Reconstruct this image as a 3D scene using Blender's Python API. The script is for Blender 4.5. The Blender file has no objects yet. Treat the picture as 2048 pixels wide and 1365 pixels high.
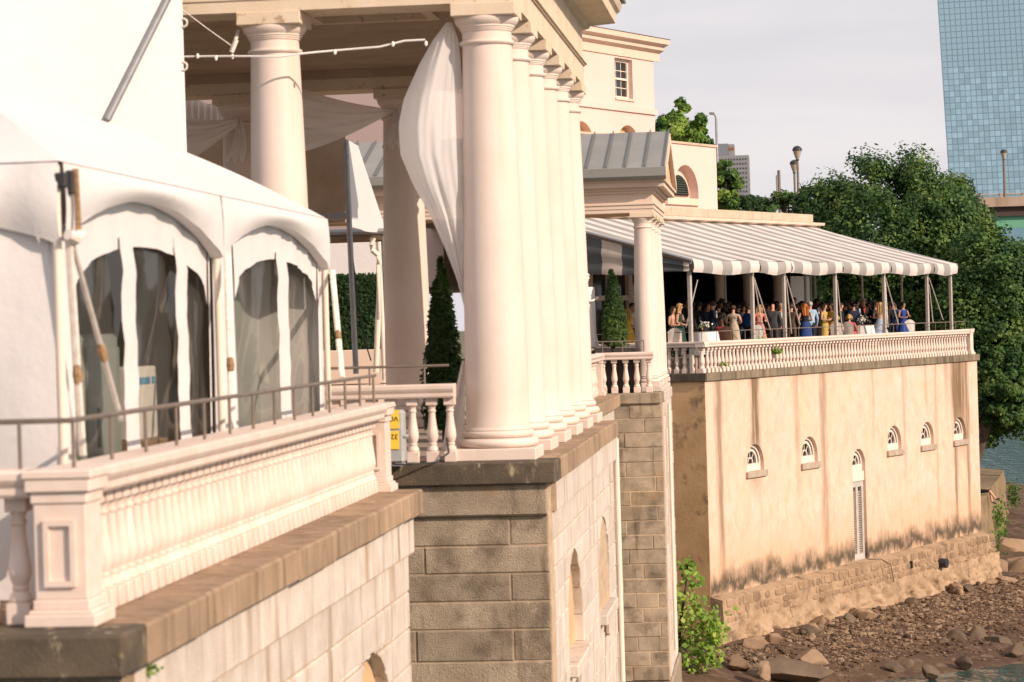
import bpy, bmesh, math, random
from mathutils import Vector, Matrix, noise
random.seed(11)
PI = math.pi
SC = bpy.context.scene
COL = SC.collection

# ------------------------------------------------------------------ camera
F, CX, CY, ROLL, VP, ZC = 5000., 1024., 682.5, .029, (1560., 632.), 1.64   # photo pixels (2048 wide)
_y = Vector(((VP[0]-CX)/F, -(VP[1]-CY)/F, 1.)).normalized()
_z = Vector((1, ROLL, 0)).cross(_y).normalized()
if _z.y < 0: _z = -_z
_x = _y.cross(_z)
if _x.x < 0: _x = -_x
CAMO = Vector((0, 0, ZC))
cd = bpy.data.cameras.new('camera'); cam = bpy.data.objects.new('camera', cd); COL.objects.link(cam)
rt = Vector((_x.x, _y.x, _z.x)); up = Vector((_x.y, _y.y, _z.y)); fw = Vector((_x.z, _y.z, _z.z))
cam.matrix_world = Matrix(((rt.x, up.x, -fw.x, 0), (rt.y, up.y, -fw.y, 0), (rt.z, up.z, -fw.z, ZC), (0, 0, 0, 1)))
cd.sensor_width = 36; cd.lens = F/2048*36; cd.clip_start = .5; cd.clip_end = 4000
cd.dof.use_dof = True; cd.dof.focus_distance = 72; cd.dof.aperture_fstop = 3.2
SC.camera = cam

def ray(px, py):
    c = Vector(((px-CX)/F, -(py-CY)/F, 1.))
    return Vector((_x.dot(c), _y.dot(c), _z.dot(c)))
def Pz(px, py, z): r = ray(px, py); return CAMO + r*((z-ZC)/r.z)
def Px(px, py, x): r = ray(px, py); return CAMO + r*(x/r.x)
def Py(px, py, y): r = ray(px, py); return CAMO + r*(y/r.y)

# ------------------------------------------------------------------ world, sun, exposure
SUN_DIR = Vector((.85, -.53, 0)).normalized()          # horizontal direction towards the sun
SUN_EL = math.radians(27)
W = bpy.data.worlds.new('World'); SC.world = W; W.use_nodes = True
nt = W.node_tree; nt.nodes.clear()
def nd(t, k, **kw):
    n = t.nodes.new(k)
    for a, b in kw.items(): setattr(n, a, b)
    return n
sky = nd(nt, 'ShaderNodeTexSky', sky_type='NISHITA', sun_disc=False)
sky.sun_elevation = SUN_EL; sky.sun_rotation = math.atan2(SUN_DIR.x, SUN_DIR.y)
sky.air_density = 1.2; sky.dust_density = 5.0; sky.ozone_density = 1.0
bg1 = nd(nt, 'ShaderNodeBackground'); bg1.inputs['Strength'].default_value = .055
nt.links.new(sky.outputs[0], bg1.inputs[0])
tc = nd(nt, 'ShaderNodeTexCoord'); mp = nd(nt, 'ShaderNodeMapping'); mp.inputs['Scale'].default_value = (1.6, 1.6, 9)
nz = nd(nt, 'ShaderNodeTexNoise'); nz.inputs['Scale'].default_value = 2.2; nz.inputs['Detail'].default_value = 6; nz.inputs['Roughness'].default_value = .55
nt.links.new(tc.outputs['Generated'], mp.inputs[0]); nt.links.new(mp.outputs[0], nz.inputs['Vector'])
rp = nd(nt, 'ShaderNodeValToRGB'); e = rp.color_ramp.elements
e[0].position = .36; e[0].color = (.62, .605, .645, 1); e[1].position = .66; e[1].color = (.77, .725, .735, 1)
nt.links.new(nz.outputs[0], rp.inputs[0])
bg2 = nd(nt, 'ShaderNodeBackground'); bg2.inputs['Strength'].default_value = 1.03
nt.links.new(rp.outputs[0], bg2.inputs[0])
mx = nd(nt, 'ShaderNodeMixShader'); mx.inputs[0].default_value = .82
out = nd(nt, 'ShaderNodeOutputWorld')
nt.links.new(bg1.outputs[0], mx.inputs[1]); nt.links.new(bg2.outputs[0], mx.inputs[2]); nt.links.new(mx.outputs[0], out.inputs[0])
ld = bpy.data.lights.new('sun', 'SUN'); sun = bpy.data.objects.new('sun', ld); COL.objects.link(sun)
ld.energy = 3.9; ld.angle = math.radians(.5); ld.color = (1, .81, .65)
sd = Vector((SUN_DIR.x*math.cos(SUN_EL), SUN_DIR.y*math.cos(SUN_EL), math.sin(SUN_EL)))
sun.rotation_euler = sd.to_track_quat('Z', 'Y').to_euler(); sun.location = (60, -40, 60)
vs = SC.view_settings; vs.view_transform = 'Standard'; vs.look = 'None'; vs.exposure = .38; vs.gamma = 1
try: vs.use_curve_mapping = False
except Exception: pass

# ------------------------------------------------------------------ materials
MAT = {}
def lk(t, a, b): t.links.new(a, b)
def mat(name, c1, c2=None, rough=.8, scale=2., detail=6., lo=.35, hi=.65, streak=None, stain=None, bump=.0, bscale=40., rnd=0., metal=0., spec=.3, coord='pos', extra=None, speck=None, sheen=0):
    """noise-mixed paint/stone; streak=(col, scale, amount) makes vertical runs; stain=(col, scale, lo, hi) blotches"""
    m = bpy.data.materials.new(name); m.use_nodes = True; t = m.node_tree; p = t.nodes['Principled BSDF']
    p.inputs['Roughness'].default_value = rough; p.inputs['Metallic'].default_value = metal
    p.inputs['Specular IOR Level'].default_value = spec
    if coord == 'pos': src = nd(t, 'ShaderNodeNewGeometry').outputs['Position']
    else: src = nd(t, 'ShaderNodeTexCoord').outputs['Object']
    def nzs(sc, det=6., vec=None, ro=.6):
        n = nd(t, 'ShaderNodeTexNoise'); n.inputs['Scale'].default_value = sc; n.inputs['Detail'].default_value = det; n.inputs['Roughness'].default_value = ro
        lk(t, vec or src, n.inputs['Vector']); return n.outputs[0]
    def mr(x, a, b, c=0., d=1.):
        n = nd(t, 'ShaderNodeMapRange', clamp=True); lk(t, x, n.inputs[0])
        for i, v in enumerate((a, b, c, d)): n.inputs[1+i].default_value = v
        return n.outputs[0]
    def mixc(f, a, b):
        n = nd(t, 'ShaderNodeMix', data_type='RGBA')
        if hasattr(f, 'links'): lk(t, f, n.inputs[0])
        else: n.inputs[0].default_value = f
        for i, v in ((6, a), (7, b)):
            if hasattr(v, 'links'): lk(t, v, n.inputs[i])
            else: n.inputs[i].default_value = (*v, 1)
        return n.outputs[2]
    col = tuple(c1)
    if c2: col = mixc(mr(nzs(scale, detail), lo, hi), c1, c2)
    if speck: col = mixc(mr(nzs(speck[1], 2.), speck[2], speck[3], 0, speck[4]), col, speck[0])
    if stain:
        for st in (stain if isinstance(stain, list) else [stain]):
            col = mixc(mr(nzs(st[1], 8., ro=.65), st[2], st[3], 0, st[4] if len(st) > 4 else 1), col, st[0])
    if streak:
        for st in (streak if isinstance(streak, list) else [streak]):
            q = nd(t, 'ShaderNodeMapping'); q.inputs['Scale'].default_value = (1, 1, st[4] if len(st) > 4 else .05); lk(t, src, q.inputs[0])
            col = mixc(mr(nzs(st[1], 5., q.outputs[0]), st[2], st[3], 0, .85), col, st[0])
    if rnd:
        oi = nd(t, 'ShaderNodeObjectInfo'); h = nd(t, 'ShaderNodeHueSaturation')
        lk(t, mr(oi.outputs['Random'], 0, 1, 1-rnd, 1+rnd), h.inputs['Value'])
        if hasattr(col, 'links'): lk(t, col, h.inputs['Color'])
        else: h.inputs['Color'].default_value = (*col, 1)
        col = h.outputs[0]
    if extra: col = extra(t, col, src, nzs, mr, mixc)
    if hasattr(col, 'links'): lk(t, col, p.inputs['Base Color'])
    else: p.inputs['Base Color'].default_value = (*col, 1)
    if bump:
        b = nd(t, 'ShaderNodeBump'); b.inputs['Strength'].default_value = bump; b.inputs['Distance'].default_value = .03
        lk(t, nzs(bscale, 8.), b.inputs['Height']); lk(t, b.outputs[0], p.inputs['Normal'])
    MAT[name] = m
    return m
def flat(name, c, rough=.7, **k): return MAT.get(name) or mat(name, c, rough=rough, **k)

def translucent(name, c, f=.4, trans=0.):
    m = bpy.data.materials.new(name); m.use_nodes = True; t = m.node_tree; t.nodes.clear()
    o = nd(t, 'ShaderNodeOutputMaterial'); d = nd(t, 'ShaderNodeBsdfDiffuse'); d.inputs[0].default_value = (*c, 1)
    r = nd(t, 'ShaderNodeBsdfTranslucent'); r.inputs[0].default_value = (*c, 1)
    x = nd(t, 'ShaderNodeMixShader'); x.inputs[0].default_value = f
    lk(t, d.outputs[0], x.inputs[1]); lk(t, r.outputs[0], x.inputs[2]); s = x.outputs[0]
    if trans:
        y = nd(t, 'ShaderNodeMixShader'); y.inputs[0].default_value = trans; tr = nd(t, 'ShaderNodeBsdfTransparent')
        lk(t, s, y.inputs[1]); lk(t, tr.outputs[0], y.inputs[2]); s = y.outputs[0]
    lk(t, s, o.inputs[0]); MAT[name] = m; return m
def vinyl(name, tint, f=.8, rough=.12):
    m = bpy.data.materials.new(name); m.use_nodes = True; t = m.node_tree; t.nodes.clear()
    o = nd(t, 'ShaderNodeOutputMaterial'); g = nd(t, 'ShaderNodeBsdfGlossy'); g.inputs[1].default_value = rough; g.inputs[0].default_value = (.75, .75, .72, 1)
    tr = nd(t, 'ShaderNodeBsdfTransparent'); tr.inputs[0].default_value = (*tint, 1)
    df = nd(t, 'ShaderNodeBsdfDiffuse'); df.inputs[0].default_value = (.4, .4, .38, 1)
    a = nd(t, 'ShaderNodeMixShader'); a.inputs[0].default_value = .65; lk(t, df.outputs[0], a.inputs[1]); lk(t, g.outputs[0], a.inputs[2])
    x = nd(t, 'ShaderNodeMixShader'); x.inputs[0].default_value = f; lk(t, a.outputs[0], x.inputs[1]); lk(t, tr.outputs[0], x.inputs[2])
    lk(t, x.outputs[0], o.inputs[0])
    n = nd(t, 'ShaderNodeTexNoise'); n.inputs['Scale'].default_value = 3.5; b = nd(t, 'ShaderNodeBump'); b.inputs['Strength'].default_value = 1.
    lk(t, n.outputs[0], b.inputs['Height']); lk(t, b.outputs[0], g.inputs['Normal'])
    MAT[name] = m; return m

mat('cream', (0.672, 0.548, 0.431), (0.638, 0.506, 0.383), .75, scale=1.3, stain=((.58, .40, .24), 2.6, .60, .78, .45), bump=.05, bscale=25)
mat('column_paint', (0.714, 0.601, 0.535), (0.664, 0.540, 0.459), .6, scale=.9, stain=((.62, .46, .32), 5., .68, .8, .5), bump=.06, bscale=20, streak=((.60, .47, .37), 3.2, .56, .74, .07))
mat('peeling_paint', (0.689, 0.573, 0.446), (0.622, 0.490, 0.351), .8, scale=1.6, stain=[((.34, .21, .12), 5.5, .60, .68, .9), ((.20, .17, .15), 16., .66, .72, .8)], bump=.15, bscale=30)
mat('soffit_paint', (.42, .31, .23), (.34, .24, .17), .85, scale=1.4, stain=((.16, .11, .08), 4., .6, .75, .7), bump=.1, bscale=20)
mat('baluster_paint', (0.714, 0.589, 0.526), (0.655, 0.515, 0.427), .65, scale=5., stain=((.50, .36, .22), 9., .64, .78, .5), rnd=.05)
mat('granite', (.43, .345, .255), (.31, .245, .175), .9, scale=3.2, speck=((.14, .12, .10), 85., .56, .66, .5), stain=[((.10, .075, .055), 1.5, .50, .68, .85), ((.36, .22, .08), 1.1, .58, .72, .55), ((.48, .40, .32), 2.3, .58, .70, .5)], streak=((.10, .075, .05), 4., .56, .72, .15), bump=.8, bscale=55, rnd=.13)
mat('granite_sunlit', (.64, .565, .50), (.53, .455, .39), .9, scale=2.6, speck=((.36, .31, .26), 80., .58, .68, .4), stain=((.40, .30, .20), 1.9, .60, .78, .6), streak=[((.36, .25, .16), 4., .54, .70, .1), ((.20, .14, .09), 8., .62, .72, .12)], bump=.4, bscale=50, rnd=.07)  # same stone as granite, with the sun on river faces put into its colour
mat('mortar', (.58, .43, .30), (.40, .29, .19), .95, scale=6., bump=.4, bscale=60)
mat('coping_brown', (.40, .28, .185), (.29, .20, .13), .9, scale=2., streak=[((.17, .115, .07), 5., .50, .70, .06), ((.55, .42, .30), 7., .60, .70, .06)], stain=((.13, .10, .07), 2.3, .60, .75, .6), bump=.4, bscale=45, rnd=.12)
mat('coping_dark', (.125, .095, .065), (.07, .055, .04), .9, scale=3., streak=((.42, .34, .23), 9., .60, .68, .25), stain=((.33, .25, .12), 4., .62, .74, .7), bump=.4, bscale=40)
mat('coping_mid', (.24, .19, .13), (.16, .13, .09), .9, scale=2., streak=[((.09, .075, .055), 3.2, .5, .62, .05), ((.42, .33, .22), 5., .58, .7, .05)], stain=((.40, .25, .10), 2., .66, .76, .5), bump=.35, bscale=45, rnd=.1)
mat('tan_stucco', (.62, .42, .24), (.55, .36, .19), .9, scale=2., stain=((.42, .26, .13), 3., .6, .75, .5), bump=.2, bscale=30)
mat('paving', (.36, .29, .23), (.28, .22, .17), .9, scale=1.5, bump=.2)
mat('tent_white', (0.688, 0.654, 0.639), (0.662, 0.628, 0.613), .55, scale=.8, stain=((.60, .54, .49), 2.2, .60, .78, .35), bump=.35, bscale=4.5)
mat('tent_beam', (.84, .80, .77), None, .6)
mat('grey_metal', (.34, .34, .35), (.28, .28, .29), .45, scale=6., metal=.5)
mat('rail_metal', (.16, .135, .12), (.22, .17, .13), .6, scale=9., metal=.3)
mat('dark_metal', (.035, .033, .035), None, .5)
mat('pale_pipe', (.72, .62, .52), None, .5)
mat('rust', (.20, .12, .06), (.34, .22, .12), .8, scale=30.)
mat('strap', (.80, .74, .68), (.66, .58, .50), .8, scale=20.)
mat('seam_metal', (.28, .275, .26), (.24, .235, .22), .55, scale=.8, metal=.25, stain=((.36, .35, .33), 1.2, .55, .75, .5), rnd=.05)
mat('wall_pink', (0.688, 0.514, 0.461), (0.662, 0.486, 0.427), .85, scale=.6, stain=((.66, .48, .36), .9, .6, .8, .4), bump=.06, bscale=12)
mat('trim_cream', (0.672, 0.532, 0.432), (0.630, 0.483, 0.382), .8, scale=1.2, stain=((.52, .36, .24), 2.5, .62, .76, .4))
mat('roof_red', (.46, .27, .20), (.55, .42, .33), .9, scale=1.6, stain=((.36, .16, .12), 2., .55, .7, .7))
mat('parapet_stone', (.46, .35, .26), (.54, .42, .33), .9, scale=1.6, streak=((.28, .20, .14), 4., .6, .72, .3))
mat('glass_dark', (.02, .022, .022), None, .08, spec=.6)
mat('door_grey', (.50, .47, .44), (.40, .37, .34), .6, scale=6.)
mat('white_frame', (.72, .65, .58), (.62, .54, .46), .6, scale=6.)
mat('curtain_cloth', (.80, .74, .68), None, .9)
mat('lining_backdrop', (.44, .33, .24), (.36, .26, .18), .9, scale=1.5)
mat('post_grey', (.46, .41, .365), (.38, .335, .295), .6, scale=8.)
mat('seam_shadow', (.13, .13, .125), None, .5)  # roof seams darkened in colour to stand for their shadow lines
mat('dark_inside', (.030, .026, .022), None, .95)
mat('brown_inside', (.22, .15, .10), (.17, .11, .075), .9, scale=2.)
mat('louver_green', (.03, .04, .034), None, .6)
mat('sill_stone', (.44, .36, .29), (.34, .27, .21), .9, scale=4., streak=((.2, .15, .11), 5., .6, .7))
mat('bark', (.12, .085, .06), (.07, .05, .035), .95, scale=8., bump=.5, bscale=30)
mat('pebble_mud', (.115, .068, .041), (.065, .039, .025), .95, scale=.7, detail=10, stain=[((.24, .165, .11), 2.2, .52, .7, .8), ((.05, .034, .024), 1.3, .58, .75, .7)], bump=1., bscale=9)
mat('gravel_a', (.21, .135, .082), (.135, .086, .054), .9, scale=2., bump=.3)
mat('gravel_b', (.10, .061, .038), (.065, .04, .026), .9, scale=2., bump=.3)
mat('gravel_c', (.30, .215, .145), (.21, .145, .095), .9, scale=2., bump=.3)
mat('boulder', (.33, .225, .145), (.24, .155, .098), .9, scale=1.1, stain=((.12, .085, .058), 1.6, .58, .76, .75), bump=.6, bscale=14, rnd=.12)
mat('boulder_wet_crevice', (.14, .098, .064), (.085, .06, .04), .75, scale=1.4, bump=.6, bscale=12, rnd=.12)
mat('driftwood', (.30, .20, .13), (.18, .115, .072), .9, scale=2.2, bump=.7, bscale=16)
mat('rubble', (.36, .245, .155), (.24, .155, .095), .9, scale=2.2, stain=((.17, .14, .12), 2.2, .56, .74, .6), bump=.5, bscale=25, rnd=.2)
mat('footing', (.44, .31, .20), (.32, .215, .13), .95, scale=1.1, stain=[((.11, .07, .042), 1.5, .53, .66, .9), ((.16, .14, .11), 3.1, .58, .68, .7), ((.56, .43, .31), 3., .6, .72, .7)], bump=1., bscale=14)  # first stain tone paints the shade of dark crevices into the footing
mat('pier_stone', (.28, .20, .12), (.18, .13, .075), .95, scale=1.4, stain=[((.20, .19, .06), 1.3, .55, .7, .6), ((.10, .075, .05), 2., .58, .72, .8)], bump=.9, bscale=10)
mat('concrete_warm', (.42, .31, .24), (.36, .26, .19), .9, scale=.4, streak=((.26, .18, .13), .5, .55, .7))
mat('bridge_green', (.14, .36, .24), None, .6)
mat('bridge_dark', (.075, .05, .045), None, .9)
mat('tower_glass', (.27, .43, .545), (.33, .49, .59), .35, scale=.012, detail=8, rnd=.16, spec=.5)
mat('tower_line', (.19, .32, .40), None, .5)
mat('block_concrete', (.62, .55, .49), (.68, .60, .54), .9, scale=.03)
mat('block_grey', (.46, .45, .46), None, .9)
mat('orange', (.75, .25, .08), None, .8)
mat('hedge_core', (.012, .03, .01), None, .95)
mat('planter_dark', (.05, .042, .038), None, .8)
mat('ground_far', (.10, .10, .06), (.16, .14, .09), .95, scale=.05)
mat('statue_white', (.82, .76, .71), None, .6)
mat('yellow_label', (.85, .55, .06), None, .6)
mat('black_ink', (.02, .02, .02), None, .7)
mat('box_grey', (.30, .31, .31), (.40, .40, .39), .6, scale=9.)
mat('cardboard', (.34, .22, .13), None, .9)
mat('blue_print', (.06, .28, .48), None, .6)
mat('red_paint', (.65, .06, .04), None, .5)
mat('cloth_white', (.78, .74, .70), None, .9)
mat('bulb', (.9, .85, .75), None, .3)
translucent('sheer', (.90, .87, .86), .5, .14)
translucent('sheer_dim', (.80, .73, .68), .45, .08)
vinyl('vinyl', (.82, .82, .79), .79, .06)

def leafmat(name, c1, c2, tr=.35):
    m = bpy.data.materials.new(name); m.use_nodes = True; t = m.node_tree; t.nodes.clear()
    o = nd(t, 'ShaderNodeOutputMaterial'); g = nd(t, 'ShaderNodeNewGeometry')
    n = nd(t, 'ShaderNodeTexNoise'); n.inputs['Scale'].default_value = .9; n.inputs['Detail'].default_value = 5; lk(t, g.outputs['Position'], n.inputs['Vector'])
    r = nd(t, 'ShaderNodeMapRange'); lk(t, n.outputs[0], r.inputs[0]); r.inputs[1].default_value = .35; r.inputs[2].default_value = .65
    c = nd(t, 'ShaderNodeMix', data_type='RGBA'); lk(t, r.outputs[0], c.inputs[0]); c.inputs[6].default_value = (*c1, 1); c.inputs[7].default_value = (*c2, 1)
    p = nd(t, 'ShaderNodeBsdfPrincipled'); p.inputs['Roughness'].default_value = .55; p.inputs['Specular IOR Level'].default_value = .25
    tl = nd(t, 'ShaderNodeBsdfTranslucent'); x = nd(t, 'ShaderNodeMixShader'); x.inputs[0].default_value = tr
    lk(t, c.outputs[2], p.inputs['Base Color']); lk(t, c.outputs[2], tl.inputs[0]); lk(t, p.outputs[0], x.inputs[1]); lk(t, tl.outputs[0], x.inputs[2]); lk(t, x.outputs[0], o.inputs[0])
    MAT[name] = m; return m
leafmat('leaf_oak', (.062, .14, .036), (.10, .185, .045)); leafmat('leaf_oak2', (.026, .07, .022), (.05, .105, .03)); leafmat('leaf_tip', (.16, .22, .055), (.13, .22, .055)); leafmat('leaf_sap', (.30, .42, .06), (.20, .33, .045)); leafmat('leaf_sap2', (.46, .54, .11), (.32, .45, .08))  # leaf_oak2 and leaf_tip put crown gap shade and light sprays into colour
leafmat('leaf_bright', (.20, .32, .045), (.13, .24, .035)); leafmat('leaf_bright2', (.34, .44, .09), (.20, .32, .055))
leafmat('leaf_dark', (.022, .05, .014), (.04, .075, .02)); leafmat('leaf_thuja', (.05, .105, .022), (.028, .06, .014)); leafmat('leaf_thuja2', (.10, .16, .035), (.07, .12, .03))
leafmat('leaf_box', (.02, .058, .02), (.035, .085, .03))

# striped awning cloth: stripes follow the object's own x (or y) axis
def stripes(name, axis, period, ca, cb, tl=.25):
    m = bpy.data.materials.new(name); m.use_nodes = True; t = m.node_tree; t.nodes.clear()
    o = nd(t, 'ShaderNodeOutputMaterial'); co = nd(t, 'ShaderNodeTexCoord'); s = nd(t, 'ShaderNodeSeparateXYZ'); lk(t, co.outputs['Object'], s.inputs[0])
    a = nd(t, 'ShaderNodeMath', operation='DIVIDE'); lk(t, s.outputs[axis], a.inputs[0]); a.inputs[1].default_value = period
    b = nd(t, 'ShaderNodeMath', operation='FRACT'); lk(t, a.outputs[0], b.inputs[0])
    g = nd(t, 'ShaderNodeMath', operation='GREATER_THAN'); lk(t, b.outputs[0], g.inputs[0]); g.inputs[1].default_value = .5
    n = nd(t, 'ShaderNodeTexNoise'); n.inputs['Scale'].default_value = 1.1; n.inputs['Detail'].default_value = 6; lk(t, co.outputs['Object'], n.inputs['Vector'])
    c = nd(t, 'ShaderNodeMix', data_type='RGBA'); lk(t, g.outputs[0], c.inputs[0]); c.inputs[6].default_value = (*ca, 1); c.inputs[7].default_value = (*cb, 1)
    h = nd(t, 'ShaderNodeHueSaturation'); r = nd(t, 'ShaderNodeMapRange'); lk(t, n.outputs[0], r.inputs[0]); r.inputs[1].default_value = .3; r.inputs[2].default_value = .7; r.inputs[3].default_value = .82; r.inputs[4].default_value = 1.06
    lk(t, r.outputs[0], h.inputs['Value']); lk(t, c.outputs[2], h.inputs['Color'])
    d = nd(t, 'ShaderNodeBsdfDiffuse'); lk(t, h.outputs[0], d.inputs[0]); e2 = nd(t, 'ShaderNodeBsdfTranslucent'); lk(t, h.outputs[0], e2.inputs[0])
    x = nd(t, 'ShaderNodeMixShader'); x.inputs[0].default_value = tl; lk(t, d.outputs[0], x.inputs[1]); lk(t, e2.outputs[0], x.inputs[2]); lk(t, x.outputs[0], o.inputs[0])
    MAT[name] = m
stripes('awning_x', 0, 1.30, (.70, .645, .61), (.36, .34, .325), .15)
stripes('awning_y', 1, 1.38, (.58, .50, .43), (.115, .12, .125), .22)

# ------------------------------------------------------------------ mesh helpers
class MB:
    def __init__(s): s.v = []; s.f = []; s.m = []
    def add(s, vs, fs, mi=0):
        b = len(s.v); s.v += [tuple(x) for x in vs]
        for f in fs: s.f.append([b+i for i in f]); s.m.append(mi)
        return s
    def box(s, x0, x1, y0, y1, z0, z1, mi=0):
        vs = [(x, y, z) for z in (z0, z1) for x, y in ((x0, y0), (x1, y0), (x1, y1), (x0, y1))]
        return s.add(vs, [(3, 2, 1, 0), (4, 5, 6, 7), (0, 1, 5, 4), (1, 2, 6, 5), (2, 3, 7, 6), (3, 0, 4, 7)], mi)
    def bbox(s, x0, x1, y0, y1, z0, z1, b=.01, mi=0):     # box with chamfered edges
        bm = bmesh.new(); bmesh.ops.create_cube(bm, size=1)
        for v in bm.verts: v.co = Vector(((x0+x1)/2+v.co.x*(x1-x0), (y0+y1)/2+v.co.y*(y1-y0), (z0+z1)/2+v.co.z*(z1-z0)))
        bmesh.ops.bevel(bm, geom=bm.edges[:], offset=b, segments=1, affect='EDGES')
        return s.frombm(bm, mi)
    def frombm(s, bm, mi=0):
        bm.verts.index_update(); s.add([v.co for v in bm.verts], [[v.index for v in f.verts] for f in bm.faces], mi); bm.free(); return s
    def lathe(s, prof, c=(0, 0, 0), seg=16, mi=0):
        vs = []; n = len(prof)
        for r, z in prof:
            for k in range(seg): a = 2*PI*k/seg; vs.append((c[0]+r*math.cos(a), c[1]+r*math.sin(a), c[2]+z))
        fs = [(i*seg+k, i*seg+(k+1) % seg, (i+1)*seg+(k+1) % seg, (i+1)*seg+k) for i in range(n-1) for k in range(seg)]
        fs += [tuple(reversed(range(seg))), tuple(range((n-1)*seg, n*seg))]
        return s.add(vs, fs, mi)
    def tube(s, pts, r, seg=6, mi=0, flat=None):
        pts = [Vector(p) for p in pts]; vs = []; n = len(pts)
        for i, p in enumerate(pts):
            d = (pts[min(i+1, n-1)]-pts[max(i-1, 0)]).normalized()
            a = d.cross(Vector((0, 0, 1)))
            if a.length < .05: a = d.cross(Vector((0, 1, 0)))
            a.normalize(); b = d.cross(a); ri = r[i] if isinstance(r, (list, tuple)) else r
            for k in range(seg):
                w = 2*PI*k/seg; vs.append(p+a*ri*math.cos(w)+b*ri*math.sin(w)*(flat or 1))
        fs = [(i*seg+k, i*seg+(k+1) % seg, (i+1)*seg+(k+1) % seg, (i+1)*seg+k) for i in range(n-1) for k in range(seg)]
        fs += [tuple(reversed(range(seg))), tuple(range((n-1)*seg, n*seg))]
        return s.add(vs, fs, mi)
    def prism(s, poly, ext, mi=0):                        # poly: 3d points, ext: vector
        n = len(poly); e_ = Vector(ext); vs = [Vector(p) for p in poly]; vs += [p+e_ for p in vs]
        fs = [tuple(reversed(range(n))), tuple(range(n, 2*n))]+[(i, (i+1) % n, n+(i+1) % n, n+i) for i in range(n)]
        return s.add(vs, fs, mi)
    def grid(s, nu, nv, fn, mi=0):
        vs = [fn(i/nu, j/nv) for j in range(nv+1) for i in range(nu+1)]
        return s.add(vs, [(j*(nu+1)+i, j*(nu+1)+i+1, (j+1)*(nu+1)+i+1, (j+1)*(nu+1)+i) for j in range(nv) for i in range(nu)], mi)
    def mesh(s, name, mats, smooth=False):
        me = bpy.data.meshes.new(name); me.from_pydata(s.v, [], s.f)
        for m in (mats if isinstance(mats, (list, tuple)) else [mats]): me.materials.append(MAT[m])
        if len(me.materials) > 1: me.polygons.foreach_set('material_index', s.m)
        bm = bmesh.new(); bm.from_mesh(me); bmesh.ops.recalc_face_normals(bm, faces=bm.faces[:]); bm.to_mesh(me); bm.free()
        if smooth:
            me.polygons.foreach_set('use_smooth', [True]*len(me.polygons))
            try: me.set_sharp_from_angle(angle=math.radians(38))
            except Exception: pass
        return me
    def build(s, name, mats, parent=None, smooth=False, loc=None, rz=0): return link(name, s.mesh(name, mats, smooth), parent, loc, rz)
def link(name, me, parent=None, loc=None, rz=0):
    o = bpy.data.objects.new(name, me); COL.objects.link(o)
    if parent: o.parent = parent
    if loc is not None: o.location = loc
    if rz: o.rotation_euler.z = rz
    return o
def tag(o, label, cat, group=None, kind=None):
    o['label'] = label; o['category'] = cat
    if group: o['group'] = group
    if kind: o['kind'] = kind
    return o
def thing(name, label, cat, loc=(0, 0, 0), rz=0, group=None):
    o = bpy.data.objects.new(name, None); COL.objects.link(o); o.location = loc; o.rotation_euler.z = rz; o.empty_display_size = .2
    return tag(o, label, cat, group)
def struct(o): o['kind'] = 'structure'; return o
def part(name, mats, parent, fn, smooth=False):
    m = MB(); fn(m); return m.build(name, mats, parent, smooth)
def boxp(name, mats, parent, *b, bev=0):
    m = MB(); (m.bbox(*b, bev) if bev else m.box(*b)); return m.build(name, mats, parent)

# ------------------------------------------------------------------ masonry: blocks as single objects
def half_w(z, ar):            # half width of an arched opening at height z: (centre, radius, spring, sill)
    c, r, zs, zb = ar
    if z < zb or z > zs+r: return 0.
    return r if z <= zs else math.sqrt(max(0, r*r-(z-zs)**2))
def area2(p): return abs(sum(p[i-1][0]*p[i][1]-p[i][0]*p[i-1][1] for i in range(len(p))))/2
def clip(a0, a1, z0, z1, arches):
    polys = [(a0, a1)]
    hit = [ar for ar in arches if ar[0]-ar[1] < a1 and ar[0]+ar[1] > a0 and z1 > ar[3]+1e-4 and z0 < ar[2]+ar[1]-1e-4]
    if not hit: return [[(a0, z0), (a1, z0), (a1, z1), (a0, z1)]]
    ar = hit[0]; c, r, zs, zb = ar; res = []
    cuts = sorted({z0, z1}|{z for z in (zb, zs+r) if z0 < z < z1}|({z0+(z1-z0)*k/8 for k in range(9)})|{zs+r*math.sin(PI*k/32) for k in range(17) if z0 < zs+r*math.sin(PI*k/32) < z1})
    def edge(sgn):
        pts = []
        for z in cuts:
            if z < zb+1e-6 and z < z1: w = r if abs(z-zb) < 1e-6 else 0
            else: w = half_w(z, ar)
            if z0 < zb and z < zb: w = 0
            pts.append((min(max(c+sgn*w, a0), a1), z))
        return pts
    if zb > z0+1e-4:          # sill inside this course: lower piece whole, upper piece clipped
        res += [[(a0, z0), (a1, z0), (a1, zb), (a0, zb)]]+clip(a0, a1, zb+1e-3, z1, arches); return res
    if zs+r < z1-1e-4:
        res += [[(a0, zs+r), (a1, zs+r), (a1, z1), (a0, z1)]]+clip(a0, a1, z0, zs+r-1e-3, arches); return res
    if c > a0:
        e_ = edge(-1); p = [(a0, z0)]+e_+[(a0, z1)]
        if area2(p) > .022: res.append(p)
    if c < a1:
        e_ = edge(1); p = [(a1, z1)]+list(reversed(e_))+[(a1, z0)]
        if area2(p) > .022: res.append(p)
    return res
def dedupe(p):
    q = []
    for a in p:
        if not q or (abs(a[0]-q[-1][0])+abs(a[1]-q[-1][1])) > 1e-4: q.append(a)
    if len(q) > 1 and abs(q[0][0]-q[-1][0])+abs(q[0][1]-q[-1][1]) < 1e-4: q.pop()
    return q
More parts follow.
